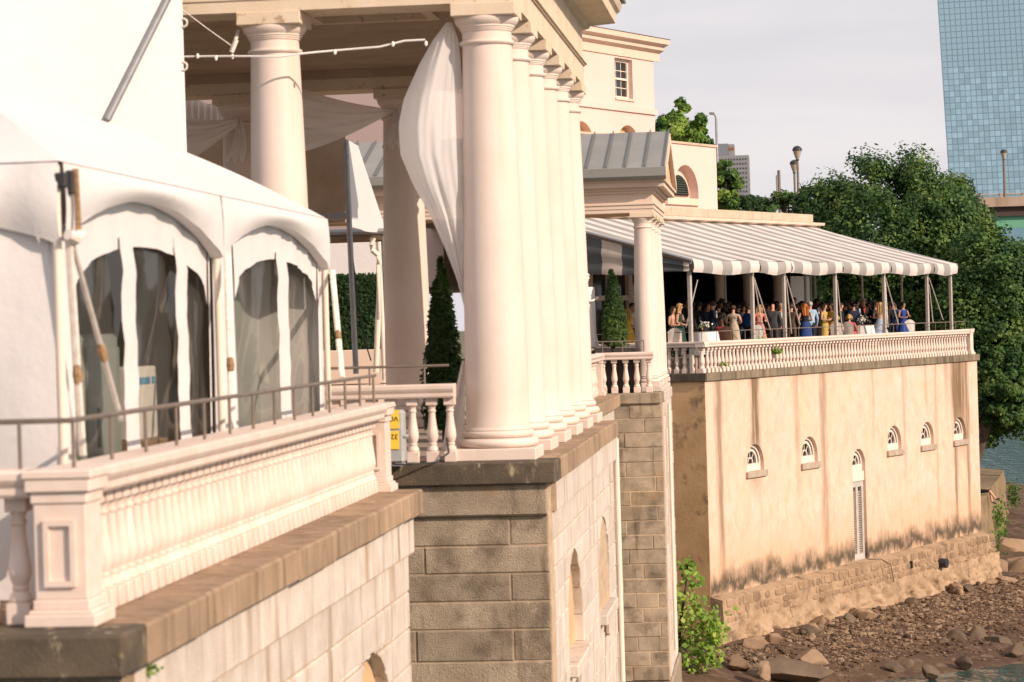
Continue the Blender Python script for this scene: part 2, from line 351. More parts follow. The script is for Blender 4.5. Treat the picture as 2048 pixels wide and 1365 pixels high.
def block(poly, O, A, N, t, proud, mt, parent, name='stone_block', ch=.014):
    poly = dedupe(poly)
    if len(poly) < 3: return
    cx = (min(p[0] for p in poly)+max(p[0] for p in poly))/2; cz = (min(p[1] for p in poly)+max(p[1] for p in poly))/2
    Z = Vector((0, 0, 1)); n = len(poly); rings = []
    for off, sh in ((-t, .0), (proud-ch, .0), (proud, ch)):
        ring = []
        for a, z in poly:
            a2 = a+(sh if a < cx else -sh); z2 = z+(sh if z < cz else -sh)
            ring.append(O+A*a2+Z*z2+N*off)
        rings.append(ring)
    m = MB(); m.add(rings[0]+rings[1]+rings[2], [tuple(range(n))]+[(i+k*n, (i+1) % n+k*n, (i+1) % n+(k+1)*n, i+(k+1)*n) for k in (0, 1) for i in range(n)]+[tuple(range(2*n, 3*n))])
    return m.build(name, mt, parent)
def masonry(root, O, A, N, a0, a1, zs, mt, lens=(.8, 1.5), t=.5, arches=(), joints=None, gap=.012, jit=.008, insets=None, mortar='mortar', rng=None):
    """coursed ashlar on the plane O + a*A + z*Z, outward N; zs = course heights from the top down"""
    R = rng or random.Random(len(zs)*7+int(a0*10)); mm = MB(); Z = Vector((0, 0, 1))
    for i in range(len(zs)-1):
        z1, z0 = zs[i], zs[i+1]; ins = insets[i] if insets else 0.
        for p in clip(a0, a1, z0, z1, [(c_, r_+.014, s_, b_-.014) for c_, r_, s_, b_ in arches]):
            p = dedupe(p)
            if len(p) > 2: mm.prism([O+A*a+Z*z+N*(ins-.016) for a, z in p], N*-(t-.03))
        if joints and i < len(joints): js = [a0]+joints[i]+[a1]
        else:
            js = [a0]; x = a0+R.uniform(.35, 1.)*lens[0]
            while x < a1-.3: js.append(x); x += R.uniform(*lens)
            js.append(a1)
        for k in range(len(js)-1):
            for p in clip(js[k]+gap/2, js[k+1]-gap/2, z0+gap/2, z1-gap/2, arches): block(p, O, A, N, t, ins+R.uniform(-jit, jit), mt, root)
    mm.build('mortar', mortar, root)

# ------------------------------------------------------------------ balustrade and column kits
def baluster_mesh(h, seg, name='baluster', mt='baluster_paint'):
    m = MB(); w = .075
    prof = [(.060, .13), (.072, .145), (.066, .175), (.045, .20), (.052, .212), (.052, .226), (.044, .235), (.060, .27), (.071, .315), (.066, .37), (.052, .46), (.042, .55), (.040, .60), (.050, .61), (.050, .628), (.040, .64), (.045, .665), (.058, .69)]
    k = (h-.085)/.69
    m.lathe([(r, z*k) for r, z in prof], seg=seg)
    m.bbox(-w, w, -w, w, 0, .135*k, .008); m.bbox(-.068, .068, -.068, .068, .685*k, h, .006)
    return m.mesh(name, mt, True)
RAIL = [(-.15, .0), (.15, .0), (.165, .02), (.165, .06), (.185, .085), (.20, .11), (.20, .15), (.17, .165), (-.17, .165), (-.20, .15), (-.20, .11), (-.185, .085), (-.165, .06), (-.165, .02)]
def rail(root, p0, p1, z, mt='baluster_paint', name='top_rail', k=1.):
    p0 = Vector(p0); p1 = Vector(p1); d = (p1-p0).normalized(); n = Vector((-d.y, d.x, 0))
    m = MB(); m.prism([p0+n*a*k+Vector((0, 0, z+b)) for a, b in RAIL], p1-p0); return m.build(name, mt, root)
def pier(root, x0, x1, y0, y1, z0, h, panel=True, mt='baluster_paint'):
    m = MB(); cx, cy = (x0+x1)/2, (y0+y1)/2; wx, wy = (x1-x0)/2, (y1-y0)/2
    def fr(s, a, b): m.bbox(cx-wx*s, cx+wx*s, cy-wy*s, cy+wy*s, z0+a, z0+b, .008)
    fr(1., 0, .075); fr(.90, .072, .10); fr(.80, .098, .16); fr(.74, .158, h-.20); fr(.80, h-.202, h-.13); fr(.92, h-.132, h-.05); fr(.98, h-.052, h)
    if panel:                      # raised frame round a sunk panel on the face that looks along -y
        yq = cy-wy*.74; a = wx*.74
        for b in ((-a*.60, -a*.40, .24, h-.30), (a*.40, a*.60, .24, h-.30), (-a*.40, a*.40, .24, .275), (-a*.40, a*.40, h-.335, h-.30)):
            m.box(cx+b[0], cx+b[1], yq-.028, yq+.01, z0+b[2], z0+b[3])
    return m.build('pier', mt, root)
def col_profile(H, rb, rt):
    """shaft with entasis, neck ring, annulets and echinus between plinth (.145) and abacus (.155)"""
    k = H/5.51; p = [(rb*1.08, .36*k), (rb*1.03, .385*k), (rb, .41*k)]
    for i in range(1, 13):
        t_ = i/12; p.append((rb+(rt-rb)*(t_**1.6), (.41+(5.02-.41)*t_)*k))
    p += [(rt*1.09, 5.03*k), (rt*1.13, 5.05*k), (rt*1.09, 5.075*k), (rt, 5.08*k), (rt, 5.18*k), (rt*1.05, 5.19*k), (rt*1.05, 5.205*k), (rt*1.09, 5.21*k), (rt*1.09, 5.228*k), (rt*1.14, 5.235*k), (rt*1.14, 5.255*k), (rt*1.22, 5.275*k), (rt*1.29, 5.31*k), (rt*1.31, 5.34*k), (rt*1.29, 5.357*k)]
    return p
def torus_prof(r, z0, z1, b): return [(r-b+b*math.sin(a), (z0+z1)/2-(z1-z0)/2*math.cos(a)) for a in [PI*i/8 for i in range(9)]]
def column_meshes(H, rb, rt, ab, pl, key, seg=40):
    k = H/5.51
    m = MB(); m.lathe(col_profile(H, rb, rt), seg=seg); shaft = m.mesh(key+'_shaft', 'column_paint', True)
    m = MB(); m.lathe(torus_prof(pl, .145*k, .262*k, .07*k), seg=seg); m.lathe(torus_prof(pl*.89, .262*k, .36*k, .055*k), seg=seg); base = m.mesh(key+'_base', 'column_paint', True)
    m = MB(); m.bbox(-pl*1.015, pl*1.015, -pl*1.015, pl*1.015, 0, .145*k, .01); plinth = m.mesh(key+'_plinth', 'column_paint')
    m = MB(); m.bbox(-ab, ab, -ab, ab, 5.355*k, H, .008); m2 = m.mesh(key+'_abacus', 'peeling_paint')
    return shaft, base, plinth, m2
def column(root, meshes, x, y, z=0):
    c = link('column', meshes[0], root, (x, y, z))
    for n, me in (('base', meshes[1]), ('plinth', meshes[2]), ('abacus', meshes[3])): link(n, me, c)
    return c
# ================================================================== near terrace (left)
ZL = -.10; Xh = Vector((1, 0, 0)); Yh = Vector((0, 1, 0)); Zh = Vector((0, 0, 1))
lt = thing('terrace_wall', 'sunlit ashlar river wall with brown coping under the balustrade by the tent', 'wall', (-6, 20, -9))
OFF = Vector((6, -20, 9))        # parts are written in world coordinates and shifted to the Empty
def shift(root):
    for c in root.children: c.location = Vector(c.location)-Vector(root.location)
boxp('core', 'granite_sunlit', lt, -12, -4.55, 14.9, 26.35, -9, -.36)
masonry(lt, Vector((-4.03, 0, 0)), Yh, Xh, 14.85, 26.45, [-.36, -.78, -1.19, -1.58, -1.97, -2.38, -2.80, -3.2], 'granite_sunlit', (.9, 1.7), arches=[(24.0, 1.15, -2.68, -3.4)], insets=[.08, 0, 0, 0, 0, 0, 0], rng=random.Random(5))
masonry(lt, Vector((0, 14.85, 0)), Xh, -Yh, -9, -4.03, [-.36, -.78, -1.19, -1.6, -2.0], 'granite', (.9, 1.6), rng=random.Random(6))
boxp('niche_back', 'tan_stucco', lt, -4.6, -4.16, 22.7, 25.3, -3.5, -1.4)
ys = [14.17, 14.75, 16.35, 17.75, 19.5, 21.1, 22.9, 24.5, 25.7, 26.45]
R_ = random.Random(3)
for i in range(len(ys)-1):
    boxp('coping_stone', 'coping_dark' if i == 0 else 'coping_brown', lt, -5.2, -3.84+R_.uniform(-.012, .012), ys[i]+.006, ys[i+1]-.006, -.36+R_.uniform(-.006, .006), ZL+R_.uniform(-.004, .003), bev=.018)
boxp('coping_stone', 'coping_dark', lt, -12, -5.21, 14.17, 15.2, -.355, ZL, bev=.018)
boxp('paving', 'paving', lt, -12, -5.2, 15.2, 29.3, -.3, ZL-.004)
# weeds in the wall joint below the coping
shift(lt)

bal16 = baluster_mesh(.775, 18); bal10 = baluster_mesh(.775, 10); 
nb = thing('balustrade', 'long cream balustrade with panelled end pier in front of the arched tent', 'balustrade', (-4.33, 20, ZL))
pier(nb, -4.55, -4.11, 14.55, 15.0, ZL, .94); pier(nb, -4.55, -4.11, 26.0, 26.43, ZL, .94)
n = 53
for i in range(n): link('baluster', bal16, nb, (-4.33, 15.10+i*(25.92-15.10)/(n-1), ZL))
rail(nb, (-4.33, 15.0, 0), (-4.33, 26.0, 0), ZL+.775)
for x in (-4.635, -4.85, -5.06, -5.27): link('baluster', bal16, nb, (x, 14.78, ZL))
rail(nb, (-4.52, 14.78, 0), (-6.4, 14.78, 0), ZL+.775)
for c in nb.children: c.location = Vector(c.location)-Vector(nb.location)

nr = thing('metal_railing', 'thin brown metal safety railing on top of the balustrade by the tent', 'railing', (-4.3, 20, ZL+.94))
m = MB(); m.tube([(-6.3, 14.8, 1.13), (-4.30, 14.8, 1.13), (-4.30, 26.3, 1.13)], .017, 8); m.build('handrail', 'rail_metal', nr, True)
for i in range(14): part('post', 'rail_metal', nr, lambda m, y=14.85+i*.87: m.tube([(-4.30, y, .83), (-4.30, y, 1.125)], .013, 8))
for x in (-4.62, -5.4): part('post', 'rail_metal', nr, lambda m, x=x: m.tube([(x, 14.8, .83), (x, 14.8, 1.125)], .013, 8))
shift(nr)

# ================================================================== portico
CXF = -3.45; CY0 = 30.25; CS = 2.06
pw = thing('river_wall', 'granite base wall of the tall portico with two blind arches', 'wall', (-3.3, 35, -9))
zc = [-.262, -.64, -1.0, -1.33, -1.665, -2.0, -2.38, -2.75, -3.1, -3.5, -3.9, -4.3, -4.7, -5.1]
ins = [.07]+[0]*12
J = [[-4.6], [-4.9, -3.27], [-4.3], [-4.75, -3.27], [-5.0], [-4.43, -3.26], [-4.8], [-3.6], [-4.4], [-3.5], [-4.6]]
masonry(pw, Vector((0, 29.55, 0)), Xh, -Yh, -6.2, -2.80, zc, 'granite', joints=J, insets=ins, jit=.006, rng=random.Random(8))
ARC = [(33.05, 1.2, -2.57, -2.75), (38.4, 1.15, -2.52, -2.75)]
masonry(pw, Vector((-2.80, 0, 0)), Yh, Xh, 30.07, 41.25, zc, 'granite_sunlit', (.7, 1.4), arches=ARC, insets=ins, rng=random.Random(9))
boxp('core', 'granite', pw, -6.2, -3.32, 30.06, 41.2, -9, -.27)
boxp('core', 'granite_sunlit', pw, -3.31, -2.9, 30.06, 41.2, -9, -5.1)
for c, r, zs, zb in ARC:
    boxp('niche_back', 'tan_stucco', pw, -3.35, -2.93, c-r-.1, c+r+.1, zb-.1, zs+r+.1)
    boxp('sill', 'granite_sunlit', pw, -3.2, -2.68, c-r-.02, c+r+.12, zb-.17, zb-.002, bev=.02)
    boxp('bracket', 'granite_sunlit', pw, -2.80, -2.70, c-.3, c+.45, zb-.42, zb-.172, bev=.03)
part('drain_pipe', 'pale_pipe', pw, lambda m: m.tube([(-2.74, 41.05, -.3), (-2.74, 41.05, -4.5)], .045, 10), True)
m = MB(); m.bbox(-6.2, -2.69, 29.38, 30.2, -.262, 0, .015); m.build('coping_stone', 'coping_dark', pw)
y = 30.21
for L in (1.25, 1.4, 1.1, 1.5, 1.2, 1.3, 1.35, 1.9):
    boxp('coping_stone', 'coping_brown', pw, -3.9, -2.69+R_.uniform(-.01, .01), y, min(y+L, 41.1)-.01, -.262, R_.uniform(-.003, .003), bev=.015); y += L
shift(pw)

po = thing('portico', 'tall cream doric portico with peeling entablature and a row of river columns', 'building', (-7, 35, 0))
boxp('floor', 'paving', po, -12, -3.91, 30.21, 41.5, -.2, -.004)
CM = column_meshes(5.51, .385, .30, .392, .495, 'portico')
for k in range(6): column(po, CM, CXF, CY0+k*CS)
XA = Py(556, 300, CY0).x; XB = XA-2.67
column(po, CM, XA, CY0)
for x in (XA, XB, XB-2.67): column(po, CM, x, CY0+5*CS)
YE = CY0+5*CS
def ent(m):
    m.box(-3.80, -3.09, 29.88, 41.0, 5.512, 5.83)
    m.box(-3.80, -3.06, 29.85, 41.03, 5.83, 5.855); m.box(-3.80, -3.03, 29.82, 41.06, 5.855, 5.875)
    m.box(-3.80, -3.10, 29.89, 40.99, 5.875, 6.48)
part('river_beam', 'peeling_paint', po, ent)
def cor(m):
    prof = [(-3.10, 6.48), (-3.02, 6.50), (-3.0, 6.54), (-2.58, 6.57), (-2.56, 6.72), (-2.50, 6.76), (-2.46, 6.84), (-2.46, 6.88), (-3.8, 6.9), (-3.8, 6.48)]
    m.prism([(a, 29.3, b) for a, b in prof], (0, 12.2, 0))
part('cornice', 'peeling_paint', po, cor)
def cor2(m):
    prof = [(29.89, 6.48), (29.80, 6.50), (29.78, 6.54), (29.36, 6.57), (29.30, 6.88), (30.6, 6.9), (30.6, 6.48)]
    m.prism([(-12.5, a, b) for a, b in prof], (8.69, 0, 0))
part('cornice', 'peeling_paint', po, cor2)
part('end_beam', 'peeling_paint', po, lambda m: (m.box(-12.5, -3.803, 29.88, 30.6, 5.512, 5.66), m.box(-12.5, -3.803, 29.86, 30.6, 5.66, 5.83), m.box(-12.5, -3.803, 29.83, 30.6, 5.83, 5.875), m.box(-12.5, -3.803, 29.89, 30.6, 5.875, 6.47)))
part('end_beam', 'peeling_paint', po, lambda m: (m.box(-12.5, -3.803, YE-.36, YE+.36, 5.512, 5.8), m.box(-12.5, -3.803, YE-.38, YE+.38, 5.8, 6.47)))
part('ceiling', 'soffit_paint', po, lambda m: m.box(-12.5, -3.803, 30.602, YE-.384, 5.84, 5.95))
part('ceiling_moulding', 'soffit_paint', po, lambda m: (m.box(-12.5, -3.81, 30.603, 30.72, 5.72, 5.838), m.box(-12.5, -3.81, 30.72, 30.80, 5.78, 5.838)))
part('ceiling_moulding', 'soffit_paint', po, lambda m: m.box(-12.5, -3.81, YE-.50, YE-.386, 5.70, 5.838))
def coffer(m):
    for x0, x1, y0, y1 in ((-6.1, -4.4, 31.2, 31.34), (-6.1, -4.4, 33.0, 33.14), (-6.1, -5.96, 31.34, 33.0), (-4.54, -4.4, 31.34, 33.0)): m.box(x0, x1, y0, y1, 5.72, 5.838)
part('ceiling_coffer', 'peeling_paint', po, coffer)
part('roof', 'seam_metal', po, lambda m: m.prism([(-12.6, 29.1, 6.9), (-2.4, 29.1, 6.9), (-2.4, 29.1, 7.0), (-7.5, 29.1, 8.3), (-12.6, 29.1, 7.0)], (0, 12.5, 0)))  # roof above the view, added for the shade it casts on the portico
shift(po)

eb = thing('balustrade', 'short cream balustrade between the near terrace pier and the tall column', 'balustrade', (-4.6, 29.78, 0))
for x in (827, 866, 902): link('baluster', bal16, eb, (Py(x, 900, 29.78).x+4.6, 0, 0))
for x in (-4.69, -4.92, -5.15, -5.38): link('baluster', bal16, eb, (x+4.6, 0, 0))
rail(eb, (-1.2, 0, 0), (.69, 0, 0), .775, k=.8)
er = thing('metal_railing', 'short brown metal railing above the balustrade beside the tall column', 'railing', (-4.6, 29.85, .93))
m = MB(); m.tube([(-5.7, 29.85, 1.16), (-3.98, 29.85, 1.16)], .016, 8); m.build('handrail', 'rail_metal', er, True)
for x in (-5.5, -4.95, -4.28, ): part('post', 'rail_metal', er, lambda m, x=x: m.tube([(x, 29.85, .93), (x, 29.85, 1.155)], .012, 8))
shift(er)

# electrical box with yellow labels standing behind the near balustrade's end pier
ex = thing('electrical_box', 'grey power box with two yellow labels standing beside the end pier', 'power box', (-4.7, 29.3, 0))
P = Py(797, 900, 29.25)
boxp('case', 'box_grey', ex, -5.0, Py(810, 860, 29.25).x, 29.12, 29.36, .03, .66, bev=.03)
boxp('case', 'box_grey', ex, -4.9, Py(807, 860, 29.25).x+.05, 29.13, 29.34, .335, .365, bev=.006)
for y0, y1 in ((820, 858), (862, 899)):
    a = Py(781, y1, 29.11); b = Py(797.5, y0, 29.11); boxp('label', 'yellow_label', ex, a.x, b.x, 29.105, 29.118, a.z, b.z)
boxp('foot', 'box_grey', ex, -5.0, Py(807, 860, 29.25).x, 29.14, 29.34, 0, .03)
def text_mesh(s, size, mt):
    c = bpy.data.curves.new('lettering', 'FONT'); c.body = s; c.size = size; c.extrude = .002
    o = bpy.data.objects.new('lettering', c); COL.objects.link(o); dg = bpy.context.evaluated_depsgraph_get()
    me = bpy.data.meshes.new_from_object(o.evaluated_get(dg)); bpy.data.objects.remove(o); me.materials.clear(); me.materials.append(MAT[mt]); return me
for s, yy in (('VO', 838), ('32', 874)):
    t_ = link('lettering', text_mesh(s, .085, 'black_ink'), ex); p = Py(797, yy, 29.1); t_.location = (p.x-.005, 29.103, p.z+.03); t_.rotation_euler = (PI/2, PI, 0)
part('cable', 'dark_metal', ex, lambda m: m.tube([(-4.62, 29.2, .05), (-4.55, 29.1, .02), (-4.35, 29.1, .015), (-4.1, 29.4, .02), (-3.98, 29.6, .12), (-4.02, 29.75, .3)], .012, 6), True)
shift(ex)

# ---------------- drapery
def sheet(name, label, cat, mt, fn, nu, nv, loc, group=None):
    m = MB(); m.grid(nu, nv, fn); o = m.build(name, mt, None, True); o.location = (0, 0, 0)
    return tag(o, label, cat, group)
LB = [(45, 893, 904), (80, 866, 917), (130, 838, 922), (200, 807, 926), (250, 797, 929), (310, 801, 932), (370, 826, 935), (430, 860, 937), (500, 891, 937), (560, 914, 936), (618, 929, 935)]
def ip(t):
    x = t*(len(LB)-1); i = min(int(x), len(LB)-2); f = x-i; return [LB[i][k]*(1-f)+LB[i+1][k]*f for k in range(3)]
def cf(u, v):
    y, l, r = ip(v); q = l+(r-l)*u; w = (r-l)/130.
    dep = 30.30-.42*w*math.sin(PI*(u**.8))+w*(.045*math.sin(u*11+v*4)+.016*math.sin(u*23-v*3)+.006*math.sin(u*47+v*9))+(1.15-w)*(.022*math.sin(u*26+v*2)+.012*math.sin(u*43))
    return Py(q, y, dep)
sheet('curtain', 'white sheer curtain billowing off the tall corner column', 'curtain', 'sheer', cf, 46, 44, None)
def cf2(u, v):
    y = 722+v*180; l = 924-v*42; r = 931-v*2; return Py(l+(r-l)*u, y, 30.45+.03*math.sin(u*9+v*4))
sheet('curtain', 'loose white curtain end hanging behind the balusters at the tall column', 'curtain', 'sheer_dim', cf2, 10, 14, None)
def swag(x0, y0, x1, y1, h0, h1, Y, sag, flip=False):
    def fn(u, v):
        x = x0+(x1-x0)*u; s_ = h0+(h1-h0)*u; yc = y0+(y1-y0)*u+sag*math.sin(PI*u)
        yy = yc+(v-.5)*s_; a = abs(s_)/160.
        return Py(x, yy, Y-.30*a*math.sin(PI*v)+a*(.05*math.sin(v*21+u*3)+.03*math.sin(v*39-u*5))-.25*math.sin(PI*u))
    return fn
sheet('drape', 'swag of sheer cloth tied to the shaded back column', 'drape', 'sheer_dim', swag(520, 232, 787, 222, 185, 5, 40.0, 14), 40, 30, None)
sheet('drape', 'swag of sheer cloth gathered at the back column half behind the white panel', 'drape', 'sheer_dim', swag(330, 285, 487, 238, 120, 5, 40.0, 10), 30, 26, None)
def tail(cx, y0, h, w):
    def fn(u, v): return Py(cx+(u-.5)*w*(.25+.75*v)+math.sin(v*3)*5-v*8, y0+v*h*(1+.08*math.sin(u*17)), 39.95+.05*math.sin(u*14+v*2))
    return fn
sheet('drape_tail', 'knotted cloth end hanging from the shaded back column beside the big swag', 'drape', 'sheer_dim', tail(793, 216, 78, 44), 16, 12, None)
sheet('drape_tail', 'knotted cloth end hanging from the back column near the white panel', 'drape', 'sheer_dim', tail(478, 236, 84, 40), 16, 12, None)
def vcur(u, v): return Py(330+u*122, 200+v*56+8*math.sin(u*11), 42.+.09*math.sin(u*60))
sheet('curtain', 'tan gathered curtain under the shaded back beam', 'curtain', 'sheer_dim', vcur, 70, 6, None)

# string light
sl = thing('string_light', 'white string of small bulbs strung across the portico opening', 'string light', tuple(Py(600, 100, 29.7)))
pts = [(362, 114), (420, 113), (500, 113), (560, 114), (600, 108), (640, 104), (700, 99), (760, 94), (810, 82), (850, 80)]
m = MB(); m.tube([Py(x, y, 29.62 if x > 470 and x < 620 else 29.75) for x, y in pts], .013, 6); m.build('wire', 'cloth_white', sl, True)
for x, y in ((395, 112), (432, 116), (465, 113), (670, 104), (786, 88), (852, 87)):
    p = Py(x, y, 29.72); part('bulb', 'bulb', sl, lambda m: m.lathe([(.004, .03), (.015, .02), (.02, 0), (.018, -.02), (.006, -.035)], p, 8), True)
for c in sl.children: c.location = -Vector(sl.location)
m = MB(); m.tube([Py(362, 18, 29.7), Py(415, 58, 29.7), Py(467, 95, 29.7)], .022, 6, flat=.3); m.tube([Py(467, 95, 29.7), Py(477, 60, 30.2)], .022, 6, flat=.3); m.tube([Py(463, 105, 29.69), Py(473, 80, 29.69)], .03, 6)
tag(m.build('ratchet_strap', 'strap', None, True), 'cream ratchet strap running from the white panel up to the portico beam', 'strap')

# tall white panel at the left
wp = thing('tent_panel', 'tall plain white fabric wall panel with a grey diagonal pole', 'tent panel', (-10, 28.9, ZL))
xr = Py(366, 150, 28.9).x
PO = Vector((xr, 28.9, 0)); PD = Vector((-.87, -.49, 0)).normalized(); PN = Vector((.49, -.87, 0)).normalized()
def PP(s, z): return PO+PD*s+Vector((0, 0, z))
def PR(px, py, off=0.):
    r = ray(px, py); p0 = PO+PN*off; return CAMO+r*((p0-CAMO).dot(PN)/r.dot(PN))
def pan(m):
    m.grid(30, 24, lambda u, v: PP(9.5*(1-u), ZL+v*8.2)+PN*(.012*math.sin(u*17+v*5)+.018*math.sin(u*7-v*9)))
part('fabric', 'tent_white', wp, pan, True)
part('hem', 'tent_white', wp, lambda m: m.tube([PP(.0, ZL), PP(.0, ZL+8.2)], .018, 6), True)
a = PR(214, 240, .05); b = PR(352, -36, .05)
part('pole', 'grey_metal', wp, lambda m: m.tube([a, b], .045, 10), True)
for y in (46, 133): 
    p = PR(366, y, .03); part('grommet', 'white_frame', wp, lambda m: m.tube([p+Vector((.05*math.cos(t), 0, .05*math.sin(t))) for t in [2*PI*i/10 for i in range(11)]], .014, 6), True)
shift(wp)

# ================================================================== arched frame tent on the near terrace
TX, T0, T1, T2, TE, TW = -4.70, Px(118, 320, -4.7).y, Px(437, 400, -4.7).y, Px(652, 440, -4.7).y, 2.80, -8.6
te = thing('frame_tent', 'white frame tent with arched clear windows behind the near balustrade', 'tent', (-6.6, 20, ZL))
RX, RZ = -6.62, 3.80
def roof(m):
    N = 18
    def sg(p, amt): return p
    rid0 = Vector((RX, T0+2.6, RZ)); rid1 = Vector((RX, T2-3.2, RZ))
    E00, E01, E10, E11 = Vector((TX, T0, TE)), Vector((TX, T2, TE)), Vector((TW, T0, TE)), Vector((TW, T2, TE))
    def slope(a, b, c, d, poles=None):     # a-b eave, c-d ridge
        def fn(u, v):
            e_ = a.lerp(b, u); r_ = c.lerp(d, u); p = e_.lerp(r_, v); p.z -= .10*math.sin(PI*v)*math.sin(PI*((u*2) % 1)) - .035*math.sin(PI*v)
            p.z += .10*math.sin(PI*v)**.5*(v**.5)*(1-v); return p
        m.grid(28, 14, fn)
    slope(E00, E01, rid0, rid1); slope(E11, E10, rid1, rid0); slope(E10, E00, rid0, rid0); slope(E01, E11, rid1, rid1)
part('roof', 'tent_white', te, roof, True)
def val(y0, y1, m):
    def fn(u, v):
        yy = y0+(y1-y0)*u; zb = 2.27+.36*max(0, math.sin(PI*u))**.75; zt = TE-.01
        return (TX+.02+.05*math.sin(PI*v)*(math.sin(PI*u)+.3)+.012*math.sin(u*40)*(1-v)*(abs(u-.5)*2)**2, yy, zb+(zt-zb)*v)
    m.grid(44, 8, fn)
    m.grid(44, 1, lambda u, v: (TX+.02-.10*v, y0+(y1-y0)*u, 2.27+.36*max(0, math.sin(PI*u))**.75+.0))
for a, b in ((T0, T1), (T1, T2)): part('valance', 'tent_white', te, lambda m: val(a+.02, b-.02, m), True)
def val2(m):
    def fn(u, v):
        xx = TW+(TX-TW)*u; zb = 2.24+.3*max(0, math.sin(PI*u))**.75
        return (xx, T0-.02-.05*math.sin(PI*v)+.02*math.sin(u*50)*(u**4), zb+(TE-.01-zb)*v)
    m.grid(40, 8, fn)
part('valance', 'tent_white', te, val2, True)
# side walls: fabric with arched openings, clear vinyl behind
WX = TX-.10
def wall(y0, y1, o0, o1, zt, zs, m):
    """fabric of one bay: opening from o0..o1, arch spring zs rising to zt"""
    c, r = (o0+o1)/2, (o1-o0)/2
    def top(y): 
        t = (y-c)/r; return zs+(zt-zs)*math.sqrt(max(0, 1-t*t))
    def w(y, z): return WX+.012*math.sin(y*9+z*3)+.008*math.sin(y*23)
    m.grid(6, 10, lambda u, v: (w(y0+(o0-y0)*u, v), y0+(o0-y0)*u, ZL+v*(TE-ZL)))
    m.grid(6, 10, lambda u, v: (w(o1+(y1-o1)*u, v), o1+(y1-o1)*u, ZL+v*(TE-ZL)))
    m.grid(30, 6, lambda u, v: (w(o0+(o1-o0)*u, v), o0+(o1-o0)*u, top(o0+(o1-o0)*u)+v*(TE-top(o0+(o1-o0)*u))))
    m.grid(20, 2, lambda u, v: (w(o0+(o1-o0)*u, 0), o0+(o1-o0)*u, ZL+v*.35))
def yy(px, py=700): return Px(px, py, WX).y
bays = [(T0+.03, T1-.03, yy(147), yy(420), Px(262, 492, WX).z, Px(150, 590, WX).z-.05), (T1+.03, T2, yy(472), yy(636), Px(545, 518, WX).z, Px(470, 575, WX).z-.1)]
for bq in bays: part('side_wall', 'tent_white', te, lambda m: wall(*bq, m), True)
def strip(pa, pb, m):
    a, b = yy(pa), yy(pb)
    m.grid(3, 26, lambda u, v: (WX+.014+.004*math.sin(v*30), a+(b-a)*u+.025*math.sin(v*23+u)+.015*math.sin(v*51), ZL+.2+v*(Px(pa, 495 if pa < 500 else 520, WX).z-ZL-.12)))
for pa, pb in ((244, 271), (352, 374), (556, 577)): part('window_strip', 'tent_white', te, lambda m: strip(pa, pb, m), True)
def vin(y0, y1, m):
    m.grid(24, 16, lambda u, v: (WX-.07+.03*math.sin(u*13+v*4)*math.sin(v*5)+.012*math.sin(u*31-v*13), y0+(y1-y0)*u, ZL+.05+v*2.45))
for bq in bays: part('window_vinyl', 'vinyl', te, lambda m: vin(bq[2]-.08, bq[3]+.08, m), True)
part('end_wall', 'tent_white', te, lambda m: m.grid(24, 18, lambda u, v: (TW+(TX-.06-TW)*u, T0+.02+.03*math.sin(u*9+v*5)+.02*math.sin(u*21-v*7), ZL+v*(TE-ZL-.03))), True)
part('far_wall', 'tent_white', te, lambda m: m.grid(12, 8, lambda u, v: (TW+(TX-.06-TW)*u, T2-.04+.02*math.sin(u*9+v*5), ZL+v*(TE-ZL-.03))), True)
part('back_wall', 'tent_white', te, lambda m: m.box(TW-.03, TW, T0, T2, ZL, TE-.02))
for y in (T0, T1, T2):
    for x in (TX+.0, TW+.1): part('pole', 'pale_pipe', te, lambda m: m.tube([(x-.03, y, ZL), (x-.03, y, TE-.03)], .032, 10), True)
p0 = Vector((TX+.06, T0+.02, 2.28))
for q0, q1 in ((p0, Px(243, 842, -4.42)), (p0+Vector((-.01, -.02, 0)), Px(165, 912, -4.63)), (Vector((TX+.06, T1, 2.3)), Px(465, 870, -4.5)), (Vector((TX+.05, T2, 2.25)), Px(684, 755, -4.36))):
    part('strap', 'strap', te, lambda m: m.tube([q0, q0.lerp(q1, .5), q1], .030, 6, flat=.35))
    c_ = q0.lerp(q1, .62); d_ = (q1-q0).normalized()
    part('ratchet', 'rust', te, lambda m: m.tube([c_-d_*.06, c_, c_+d_*.06], [.026, .034, .028], 8))
part('corner_hardware', 'dark_metal', te, lambda m: (m.bbox(TX-.02, TX+.055, T0-.06, T0+.02, 2.62, 2.72, .01), m.bbox(TX+.02, TX+.075, T0+.05, T0+.12, 2.58, 2.74, .01)))
part('corner_hardware', 'rust', te, lambda m: m.tube([(TX+.08, T0+.10, 2.75), (TX+.085, T0+.12, 2.3)], .022, 6))
part('lashing', 'strap', te, lambda m: m.tube([(TX+.07, T0-.08, 2.31), (TX+.10, T0, 2.28), (TX+.08, T0+.16, 2.32)], .04, 8), True)
shift(te)
mat('cabinet_green', (.34, .36, .33), (.28, .30, .275), .5, scale=1.5)
